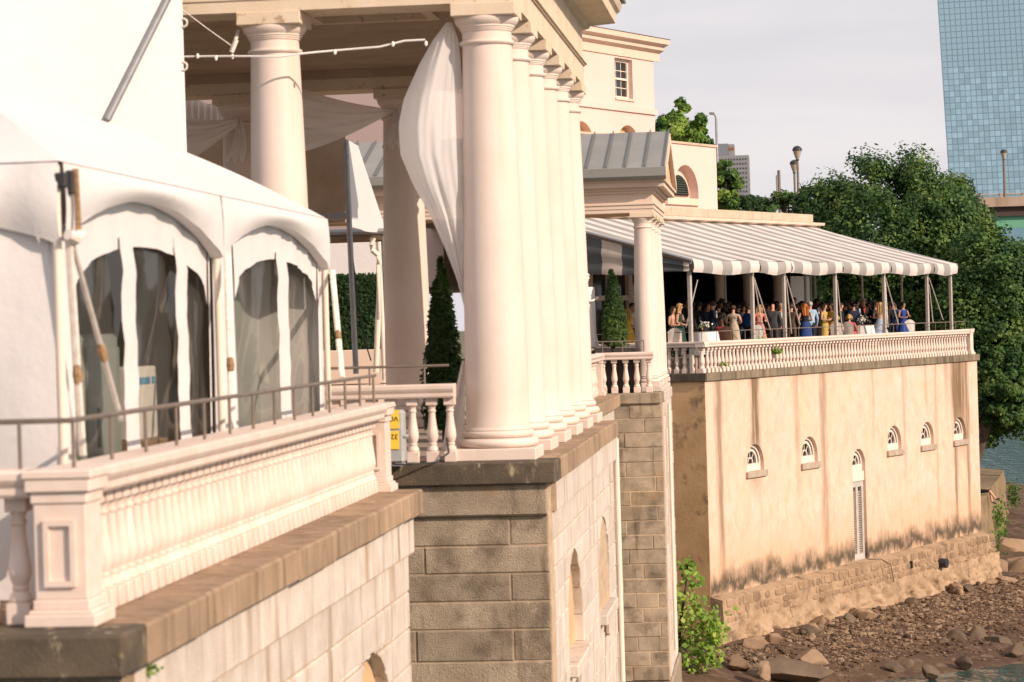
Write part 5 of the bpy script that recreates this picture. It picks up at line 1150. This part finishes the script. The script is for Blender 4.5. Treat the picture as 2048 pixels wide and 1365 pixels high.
# ================================================================== river bank
WZ = -9.0
def gz(u, v):
    ft = -7.95-.02*max(0, min(u, 26)); vw = -4.2-.55*max(0, min(u, 16))
    t = (-.5-v)/(-.5-vw); z = ft+(WZ-ft)*max(0, t)
    if u > 24: z = z*(1-min(1, (u-24)/14))+(-8.45+.02*(v))*min(1, (u-24)/14)
    if u > 48: z -= (u-48)*.09
    if u < -1: z = min(z+.02*(-1-u), -7.9) if t < 1 else z
    if v > 0: z += min(3, v*.10)*(1 if u > 24 else 0)
    return max(z, -11)+.07*noise.fractal(Vector((u*.9, v*.9, 0)), 1., 2., 5)+.05*noise.noise(Vector((u*4, v*4, 2)))
m = MB()
def gfn(a, b):
    u = -24+a*110; v = -18+b*44; return FW(u, v, gz(u, v))
m.grid(330, 150, gfn); o = m.build('river_bank', 'pebble_mud', None, True); struct(o)
def water_mat():
    m_ = bpy.data.materials.new('water'); m_.use_nodes = True; t = m_.node_tree; p = t.nodes['Principled BSDF']; p.inputs['Base Color'].default_value = (.022, .055, .052, 1); p.inputs['Roughness'].default_value = .16; p.inputs['Specular IOR Level'].default_value = .5
    g = nd(t, 'ShaderNodeNewGeometry'); q = nd(t, 'ShaderNodeMapping'); q.inputs['Scale'].default_value = (.55, .28, 1); lk(t, g.outputs['Position'], q.inputs[0]); n_ = nd(t, 'ShaderNodeTexNoise'); n_.inputs['Scale'].default_value = 2.2; n_.inputs['Detail'].default_value = 6; lk(t, q.outputs[0], n_.inputs['Vector'])
    b = nd(t, 'ShaderNodeBump'); b.inputs['Strength'].default_value = .9; b.inputs['Distance'].default_value = .25; lk(t, n_.outputs[0], b.inputs['Height']); lk(t, b.outputs[0], p.inputs['Normal']); MAT['water'] = m_
water_mat()
m = MB(); m.add([(-60, -60, WZ), (700, -60, WZ), (700, 900, WZ), (-60, 900, WZ)], [(0, 1, 2, 3)]); struct(m.build('river', 'water', None))
m = MB(); m.add([(-2500, 640, WZ+1.5), (2500, 640, WZ+1.5), (2500, 3500, WZ+2), (-2500, 3500, WZ+2)], [(0, 1, 2, 3)]); struct(m.build('ground', 'ground_far', None))
m = MB(); m.grid(20, 30, lambda a, b: (-260+a*(248+(5 if b > .4 else 0)), -80+b*420, -.4+b*.1-(2. if (a > .93 and b > .4) else 0))); struct(m.build('terrace_ground', 'ground_far', None))
def rock_mesh(seed, sub=2, name='rock'):
    bm = bmesh.new(); bmesh.ops.create_icosphere(bm, subdivisions=sub, radius=1); o_ = Vector((seed*3.7, seed*1.3, 0))
    for v in bm.verts:
        n_ = v.co.normalized(); k = 1+.38*noise.noise(n_*1.1+o_)+.14*noise.noise(n_*2.7+o_); v.co = n_*k
        RX_ = random.Random(seed)
        for _ in range(13):
            ax = Vector((RX_.gauss(0, 1), RX_.gauss(0, 1), RX_.gauss(0, 1))).normalized(); d_ = v.co.dot(ax)-RX_.uniform(.52, .8)
            if d_ > 0: v.co -= ax*d_
    m = MB(); m.frombm(bm); return m
RK = [rock_mesh(i, 3).mesh('boulder', 'boulder', True) for i in range(6)]; RKW = [rock_mesh(i+9, 3).mesh('boulder', 'boulder_wet_crevice', True) for i in range(4)]
RR = random.Random(77)
def rock(px, py, z, w, h, label, group=None, wet=False, rz=None, d=None):
    p = Pz(px, py, z); o = link('boulder', RR.choice(RKW if wet else RK), None, (p.x, p.y, p.z+h*.25)); o.scale = (w, d or w*RR.uniform(.6, .9), h); o.rotation_euler = (RR.uniform(-.2, .2), RR.uniform(-.2, .2), RR.uniform(0, 6) if rz is None else rz); tag(o, label, 'rock', group); return o
for px, py, w, h in ((2020, 1118, 1.15, .75), (1998, 1150, .75, .6), (2036, 1078, 1.1, .6), (2012, 1062, .9, .5), (2044, 1150, .9, .6), (2030, 1045, .8, .4), (1986, 1178, .5, .35), (2016, 1172, .55, .35)): rock(px, py, -8.6, w, h, 'large sunlit brown boulder beside the stone pier', 'boulders by the pier')
for px, py, w, h in ((1917, 1295, .55, .45), (1952, 1290, .5, .55), (2000, 1292, .6, .4), (1895, 1300, .45, .3), (1815, 1335, .35, .2), (1790, 1340, .4, .2), (1860, 1350, .4, .25), (1930, 1330, .4, .25), (2030, 1310, .5, .3)): rock(px, py, -8.85, w, h, 'dark wet rock at the edge of the shallow water', 'wet rocks at the water edge', True)
for i in range(30):
    u = RR.uniform(.2, 22.5); w = RR.choice([RR.uniform(.10, .2), RR.uniform(.2, .42)]); o = link('boulder', RR.choice(RK if i % 5 < 3 else RKW), None, FW(u, -.72-RR.uniform(0, .5), gz(u, -.8)+w*.05)); o.scale = (w*1.2, w*.8, w*RR.uniform(.7, 1)); o.rotation_euler = (RR.uniform(-.4, .4), RR.uniform(-.4, .4), RR.uniform(0, 6)); tag(o, 'rough stone lying along the foot of the stained wall', 'rock', 'stones along the wall foot')  # dark rocks mixed in, their colour standing for shaded crevices at the foot
for px, py, w, h in ((1420, 1300, .55, .4), (1375, 1310, .5, .35), (1400, 1345, .4, .3), (1475, 1335, .45, .3), (1528, 1350, .35, .3), (1350, 1352, .4, .25)): rock(px, py, -8.3, w, h, 'brown rock in the shade by the leafy sapling', 'rocks by the sapling')
# flat slabs half buried in front of the sapling
for px, py, w, h, d, rz, lb in ((1515, 1300, 1.35, .42, .55, .25, 'long flat brown rock slab near the wall foot'), (1622, 1324, .75, .3, .4, .2, 'pale flat rock slab beside the long one'), (1470, 1322, 1.0, .35, .5, .3, 'dark flat rock slab in front of the long one'), (1585, 1350, 1.6, .38, .6, .15, 'largest low dark rock slab reaching towards the water')):
    o = rock(px, py, -8.35 if py < 1310 else -8.5, w, h, lb, None, 'dark' in lb, rz, d); o.rotation_euler = (.05, .08, rz+.3)
# wooded far bank
R_ = random.Random(90); pts = []
for _ in range(9000):
    x = R_.uniform(5, 330); zt_ = 7+5*noise.noise(Vector((x*.05, 2, 0)))+3*noise.noise(Vector((x*.17, 5, 0))); pts.append((Vector((x, 345+R_.uniform(-6, 6), WZ+1+(zt_+8)*R_.random()**.8)), Vector((.3, -.6, .4)), 1))
o = leafcloud('far_wood', ['leaf_oak2', 'leaf_dark', 'leaf_oak'], pts, 2.2, None, 6, 1.3, .06); tag(o, 'distant dark wood along the far river bank', 'wood', kind='stuff')
m = MB(); m.box(0, 340, 350, 356, WZ-1, WZ+8); struct(m.build('far_bank', 'hedge_core', None))
# gravel: thousands of small stones in one mesh
vs_, fs_, ms_ = [], [], []; TPL = []
for s in range(6):
    bm = bmesh.new(); bmesh.ops.create_cube(bm, size=1); bmesh.ops.bevel(bm, geom=bm.edges[:], offset=.24, segments=1, affect='EDGES'); RQ = random.Random(s)
    for v in bm.verts: v.co += Vector((RQ.uniform(-.1, .1), RQ.uniform(-.1, .1), RQ.uniform(-.1, .1)))
    bm.verts.index_update(); TPL.append(([v.co.copy() for v in bm.verts], [[v.index for v in f.verts] for f in bm.faces])); bm.free()
for _ in range(19000):
    u = RR.uniform(-2, 26); v = -.7-abs(RR.gauss(0, 1))*3.2
    dens = .5+.9*noise.noise(Vector((u*.35, v*.5, 4)))+(.45 if v > -3.6-.12*u else 0)+(.2 if u > 5 else -.25)
    if RR.random() > dens: continue
    z = gz(u, v)
    if z < WZ-.03: continue
    s = RR.uniform(.028, .08)*(1.+1.3*(RR.random() < .09)); tv, tf = RR.choice(TPL); rot = Matrix.Rotation(RR.uniform(0, 6.28), 3, 'Z') @ Matrix.Rotation(RR.uniform(-.4, .4), 3, 'X'); b = len(vs_); o_ = FW(u, v, z+s*.12); sc_ = Vector((s*RR.uniform(1., 1.7), s, s*RR.uniform(.45, .8)))
    vs_ += [o_+rot @ Vector((c.x*sc_.x, c.y*sc_.y, c.z*sc_.z)) for c in tv]; w = RR.choices((0, 1, 2), weights=(4, 3, 3) if v > -3.8-.1*u else (2, 7, .6))[0]
    for f in tf: fs_.append([b+i for i in f]); ms_.append(w)
me = bpy.data.meshes.new('gravel'); me.from_pydata(vs_, [], fs_)
for k in ('gravel_a', 'gravel_b', 'gravel_c'): me.materials.append(MAT[k])
me.polygons.foreach_set('material_index', ms_); o = link('gravel', me); tag(o, 'brown river gravel strewn below the stained wall', 'gravel', kind='stuff')

# stone pier and the person sitting on it
A_, B_, C_, D_ = Pz(1925, 932, -5.7), Pz(2008, 940, -5.7), Pz(1973, 990, -5.7), Pz(1935, 1003, -5.7)
pr = thing('stone_pier', 'overgrown old stone pier beyond the end of the stained wall', 'pier', tuple((A_+B_+C_+D_)/4-Vector((0, 0, 3.6))))
m = MB(); N_ = 20
def side_(P, Q, m):
    nn = (Q-P).cross(Zh).normalized()
    m.grid(N_, 14, lambda a, b: P.lerp(Q, a)-Vector((0, 0, 3.6*b))+nn*(.12*noise.fractal(P.lerp(Q, a)*.9-Vector((0, 0, 4*b)), 1, 2, 4)*(1 if b > .03 else 0)+.25*b))
for a, b in ((D_, C_), (C_, B_), (B_, A_)): side_(a, b, m)
m.build('pier_wall', 'pier_stone', pr, True)
for i in range(8):
    t0, t1 = i/8, (i+1)/8-.006; q = [D_.lerp(A_, t0), C_.lerp(B_, t0), C_.lerp(B_, t1), D_.lerp(A_, t1)]; m = MB(); m.prism([p+Vector((0, 0, -.2)) for p in q], (0, 0, .2+RR.uniform(-.03, .02))); m.build('top_slab', 'pier_stone', pr)
R_ = random.Random(8); pts = []
for k in range(9):
    c = C_.lerp(B_, R_.uniform(0, .5))-Vector((-.25, .1, R_.uniform(.5, 2.6)))
    pts += [(c+Vector((R_.gauss(0, .15), R_.gauss(0, .15), R_.gauss(0, .25))), None, 1) for _ in range(60)]
for k in range(4):
    c = B_+Vector((.3+R_.uniform(-.1, .5), 0, R_.uniform(-1.6, -.3))); pts += [(c+Vector((R_.gauss(0, .22), R_.gauss(0, .15), R_.gauss(0, .2))), None, 1) for _ in range(60)]
_w = leafcloud('weeds', ['leaf_bright', 'leaf_oak', 'leaf_tip'], pts, .16, pr, 3); _w['kind'] = 'stuff'
shift(pr)
sp_ = Pz(1966, 990, -5.7)
person('person in black shorts and white socks reclining on the stone pier', (sp_.x-.15, sp_.y+.25, -5.69), math.radians(78), pose='recline', top=(.5, .34, .26), legs=(.012, .012, .014), sleeves=False, skin='fair', hair='black', calf=SKINS['fair'], shoes=(.05, .05, .07))
# ================================================================== trees
def limbs(m, base, top, r0, n_, spread, R):
    m.tube([base, base.lerp(top, .5)+Vector((R.uniform(-.2, .2), R.uniform(-.2, .2), 0)), top], [r0, r0*.8, r0*.35], 10)
    for i in range(n_):
        s = base.lerp(top, R.uniform(.35, .95)); d = Vector((R.gauss(0, 1), R.gauss(0, 1), R.uniform(.2, 1))).normalized(); L = spread*R.uniform(.5, .95); m.tube([s, s+d*L*.5+Vector((0, 0, L*.08)), s+d*L], [r0*.4, r0*.22, r0*.06], 7)
def tree(name, label, base, cen, rad, nclump, per, size, mats, seed, lump=.30, clump=.16, trunk_r=.35, group=None, cat='tree', aspect=1.5):
    base = Vector(base); cen = Vector(cen); R = random.Random(seed); t = thing(name, label, cat, tuple(base), 0, group)
    part('trunk', 'bark', t, lambda m: limbs(m, Vector((0, 0, -.3)), cen-base+Vector((0, 0, rad[2]*.35)), trunk_r, 16, max(rad)*.85, R), True)
    pts = []; mr_ = sum(rad)/3
    for i in range(nclump):
        d = Vector((R.gauss(0, 1), R.gauss(0, 1), R.gauss(0, 1))).normalized(); k = R.uniform(.45, 1.)**.45*(1+lump*noise.noise(d*2.1+Vector((seed, 0, 0))))
        c = Vector((d.x*rad[0], d.y*rad[1], d.z*rad[2]))*k; cr = mr_*clump*R.uniform(.6, 1.35)
        for _ in range(int(per*R.uniform(.6, 1.3))):
            o_ = Vector((R.gauss(0, 1), R.gauss(0, 1), R.gauss(0, .75))); o_ = o_.normalized()*cr*(R.random()**.4)*1.25
            pts.append((cen-base+c+o_, (o_.normalized()*.6+d*.3+Vector((0, 0, .35))), 1))
    leafcloud('crown', mats, pts, size, t, seed, aspect); return t
OAK = ['leaf_oak', 'leaf_oak2', 'leaf_tip']
def at(px, py, Y): return Py(px, py, Y)
def big(name, label, px, py, Y, wpx, hpx, seed, ncl, per, size, mats, gz_=-8.2, bpx=None, **k):
    c = at(px, py, Y); b = Vector((c.x if bpx is None else at(bpx, 900, Y).x, Y+.3, gz_)); return tree(name, label, b, c, (wpx/F*Y, wpx/F*Y*.8, hpx/F*Y), ncl, per, size, mats, seed, **k)
big('broadleaf_tree', 'large spreading green tree behind the awning end', 1775, 508, 114, 175, 186, 5, 420, 210, .185, OAK, trunk_r=.45)
big('broadleaf_tree', 'dense green tree overhanging the river beyond the terrace wall', 1990, 680, 110, 125, 205, 6, 400, 210, .185, OAK, trunk_r=.4, bpx=1870)
big('broadleaf_tree', 'low drooping green tree hanging over the river beside the wall end', 2015, 775, 108, 62, 85, 19, 150, 200, .185, OAK, trunk_r=.25, bpx=1880)
big('broadleaf_tree', 'dark green tree filling the view under the awning', 1720, 610, 120, 150, 130, 7, 220, 200, .19, ['leaf_oak2', 'leaf_dark', 'leaf_oak'], trunk_r=.35)
big('broadleaf_tree', 'green tree between the big tree and the overhanging tree', 1890, 480, 117, 100, 120, 8, 210, 200, .185, OAK, trunk_r=.35)
big('broadleaf_tree', 'dark tree at the left shoulder of the big tree', 1650, 450, 122, 70, 85, 13, 130, 190, .19, ['leaf_oak2', 'leaf_dark', 'leaf_oak'], trunk_r=.3)
big('broadleaf_tree', 'dark rounded tree top above the long parapet below the grey block', 1500, 425, 150, 40, 34, 14, 50, 130, .26, ['leaf_dark', 'leaf_oak2'], trunk_r=.3)
big('broadleaf_tree', 'olive green tree top above the parapet by the twin lamps', 1570, 422, 150, 55, 34, 15, 60, 130, .26, ['leaf_oak2', 'leaf_oak', 'leaf_tip'], trunk_r=.3)
big('maple_tree', 'bright green upright tree behind the tall cream building', 1365, 275, 125, 52, 66, 16, 75, 150, .32, ['leaf_bright', 'leaf_oak', 'leaf_bright2'], -1, lump=.5, clump=.2, trunk_r=.25)
big('maple_tree', 'bright green narrow tree beside the cream wing', 1452, 382, 118, 24, 56, 17, 45, 150, .28, ['leaf_bright', 'leaf_oak', 'leaf_bright2'], -1, lump=.4, clump=.22, trunk_r=.2)
# leafy sapling at the foot of the granite block wall
sb = Pz(1356, 1348, -8.25)
cs = [((1378, 1160), .42), ((1365, 1200), .4), ((1392, 1215), .4), ((1375, 1250), .5), ((1418, 1240), .45), ((1405, 1280), .6), ((1435, 1265), .35), ((1372, 1300), .55), ((1425, 1310), .45), ((1375, 1130), .25), ((1360, 1325), .3), ((1395, 1325), .35)]
sp2 = thing('sapling', 'bright green leafy sapling at the foot of the granite block wall', 'sapling', tuple(sb)); R_ = random.Random(31); pts = []
for (a, b), r in cs:
    c = Py(a, b, sb.y-.2)-sb
    for _ in range(int(85*r*1.7)): o_ = Vector((R_.gauss(0, .5), R_.gauss(0, .5), R_.gauss(0, .45)))*r; pts.append((c+o_, Vector((.3, -.5, .6)), 1))
part('trunk', 'bark', sp2, lambda m: (m.tube([(0, 0, -.1), Py(1357, 1270, sb.y)-sb, Py(1368, 1200, sb.y)-sb, Py(1377, 1125, sb.y-.2)-sb], [.045, .04, .03, .01], 8), [m.tube([Py(1359, 1290, sb.y)-sb, Py(a, b, sb.y-.2)-sb], [.022, .006], 6) for (a, b), r in cs[3:]]), True)
leafcloud('crown', ['leaf_sap', 'leaf_bright', 'leaf_sap2'], pts, .17, sp2, 3, 1.15)
# small weeds on masonry
def tuft(label, p, n_, r, size, seed, mats=('leaf_bright2', 'leaf_bright')):
    R = random.Random(seed); o = leafcloud('weed', list(mats), [(Vector((R.gauss(0, r), R.gauss(0, r*.5), abs(R.gauss(0, r)))), Vector((.5, -.4, .5)), 1) for _ in range(n_)], size, None, seed, 1.3); o.location = p; tag(o, label, 'weed')
tuft('small green weed under the corner of the brown coping', Px(285, 1350, -3.98)+Vector((.03, 0, 0)), 60, .035, .05, 1)
q = FV(1553, 700, .13); tuft('green leaf tuft hanging between the far balusters', FW(q.x, .12, q.z-.12), 90, .07, .12, 2)
q = FV(1448, 727, .13); tuft('small weed at the foot of the far balusters near the corner', FW(q.x, .12, q.z-.08), 24, .06, .09, 3)
q = FV(1523, 672, .3); tuft('tiny weed on the far handrail coping', FW(q.x, .30, .945), 24, .08, .09, 4)

# ================================================================== city behind
tp = Py(1910, 345, 540); tz0 = WZ+1.6
tg = thing('glass_tower', 'tall blue glass office tower beyond the trees', 'building', (Py(1910, 345, 540).x, 540, tz0), math.radians(-10))
ph, pwid, NR, NC = 1.26, 1.13, 62, 24; lean = -.036
zb0 = Py(1980, 415, 540).z-tz0-4
part('tower_core', 'tower_line', tg, lambda m: m.prism([(0, .05, 0), (60, .05, 0), (60, .05, 110), (110*lean, .05, 110)], (0, 40, 0)))
m = MB(); m.add([(.05, 0, .05), (pwid-.05, 0, .05), (pwid-.05, 0, ph-.07), (.05, 0, ph-.07), (.05, .04, .05), (pwid-.05, .04, .05), (pwid-.05, .04, ph-.07), (.05, .04, ph-.07)], [(0, 1, 2, 3), (4, 7, 6, 5), (0, 4, 5, 1), (1, 5, 6, 2), (2, 6, 7, 3), (3, 7, 4, 0)]); pm = m.mesh('glass_pane', 'tower_glass')
rest = MB(); cnt = 0
zc0 = Py(1950, 400, 540).z-tz0
for j in range(NR):
    zr = zb0+j*ph
    for i in range(NC):
        x = zr*lean+.1+i*pwid
        if cnt < 300 and i < 14 and zr > zc0 and zr < zc0+48: link('glass_pane', pm, tg, (x, 0, zr)); cnt += 1
        else: rest.add([(x+.05, 0, zr+.05), (x+pwid-.05, 0, zr+.05), (x+pwid-.05, 0, zr+ph-.07), (x+.05, 0, zr+ph-.07)], [(0, 1, 2, 3)])
o = rest.build('glass_panes', 'tower_glass', tg); o['kind'] = 'stuff'

ab = thing('apartment_block', 'distant pale concrete office block with rows of small windows', 'building', (0, 620, WZ+1.8)); Y = 620
l, r_ = Py(1418, 300, Y).x, Py(1497, 300, Y).x; zt_ = Py(1480, 311, Y).z; zb_ = WZ+1.8
boxp('wall', 'block_concrete', ab, l, r_, Y, Y+20, zb_, zt_); boxp('roof_house', 'block_grey', ab, Py(1405, 300, Y).x, Py(1456, 300, Y).x, Y+3, Y+14, zt_, Py(1450, 286, Y).z); boxp('roof_house', 'block_concrete', ab, Py(1456.2, 300, Y).x, Py(1468, 300, Y).x, Y+3.2, Y+14, zt_, Py(1460, 287, Y).z)
for i in range(4): boxp('sign_letter', 'orange', ab, Py(1457+i*2.7, 296, Y+3).x, Py(1459.2+i*2.7, 296, Y+3).x, Y+2.9, Y+3.19, Py(1460, 299, Y).z, Py(1460, 294, Y).z)
m = MB(); m.box(0, .38, -.12, 0, 0, .62); wm = m.mesh('window', 'glass_dark')
for j in range(9):
    for i in range(11): link('window', wm, ab, (Py(1433+i*5.7, 318, Y).x, Y-.02, Py(1465, 321+j*9.2, Y).z)).scale = (.8, 1, .62)
shift(ab)
bd = thing('road_bridge', 'concrete road bridge with green girder beyond the trees', 'bridge', (0, 240, 0)); Y = 240
xa, xb = Py(1890, 400, Y).x, Py(2300, 400, Y).x
boxp('parapet', 'concrete_warm', bd, xa, xb, Y, Y+.4, Py(2020, 413, Y).z, Py(2020, 394, Y).z); boxp('deck', 'bridge_dark', bd, xa, xb, Y+.5, Y+14, Py(2020, 432, Y).z, Py(2020, 412, Y).z); boxp('girder', 'bridge_green', bd, xa, xb, Y+.9, Y+1.4, Py(2020, 456, Y).z, Py(2020, 431, Y).z)
part('handrail', 'sill_stone', bd, lambda m: m.tube([(xa, Y+.2, Py(2020, 388, Y).z), (xb, Y+.2, Py(2020, 388, Y).z)], .07, 6))
for i in range(9): 
    xx = xa+(xb-xa)*(i+.5)/9; part('rail_post', 'sill_stone', bd, lambda m: m.box(xx-.12, xx+.12, Y+.05, Y+.35, Py(2020, 394, Y).z, Py(2020, 386, Y).z))
boxp('bridge_pier', 'concrete_warm', bd, xb-8, xb-5, Y+3, Y+9, WZ-1, Py(2020, 432, Y).z)
shift(bd)
def lamp(label, px, ytop, ybot, Y, r=.09, kind='acorn', ground=None):
    b = Py(px+(ybot-ytop)*.029, ybot, Y); t_ = Py(px, ytop, Y); g0 = ground if ground is not None else -8.; o = thing('street_lamp', label, 'lamp post', (b.x, Y, g0)); h = t_.z-g0
    part('pole', 'rail_metal' if kind != 'arm' else 'grey_metal', o, lambda m: m.tube([(0, 0, 0), (0, 0, h-.9 if kind == 'acorn' else h-.3)], [r*1.3, r*.8], 8), True)
    if kind == 'acorn':
        part('lantern', 'sill_stone', o, lambda m: m.lathe([(.10, h-.95), (.22, h-.6), (.30, h-.32)], seg=12), True); part('lamp_cap', 'dark_metal', o, lambda m: m.lathe([(.34, h-.33), (.32, h-.2), (.2, h-.05), (.03, h)], seg=12), True); part('collar', 'dark_metal', o, lambda m: m.lathe([(.12, h-1.), (.12, h-.92)], seg=10))
    else:
        part('lamp_head', 'grey_metal', o, lambda m: (m.tube([(0, 0, h-.32), (-.05, 0, h-.1), (-.16, 0, h)], .05, 7), m.bbox(-.38, -.08, -.1, .1, h-.04, h+.1, .03)), True)
lamp('taller of the two dark lamp posts above the tree line', 1594, 292, 400, 170, .10); lamp('shorter dark lamp post just behind the taller one', 1588, 320, 400, 185, .10)
lamp('dark lamp post on the bridge in front of the glass tower', 2007, 299, 395, 240.2, .12, ground=Py(2011, 413, 240).z)
lamp('slim grey curved lamp post in front of the distant block', 1432, 228, 330, 140, .09, 'arm', -1)
sg = thing('signal_pole', 'slim dark pole with a small box above the trees', 'pole', (Py(1559, 395, 160).x, 160, -8)); zz2 = Py(1558, 341, 160).z
part('pole', 'rail_metal', sg, lambda m: m.tube([(0, 0, 0), (0, 0, zz2+8)], .10, 8)); part('box', 'grey_metal', sg, lambda m: m.bbox(-.2, -.08, -.1, .1, zz2+8-1.6, zz2+8-.3, .03))
SC.render.engine = 'CYCLES'
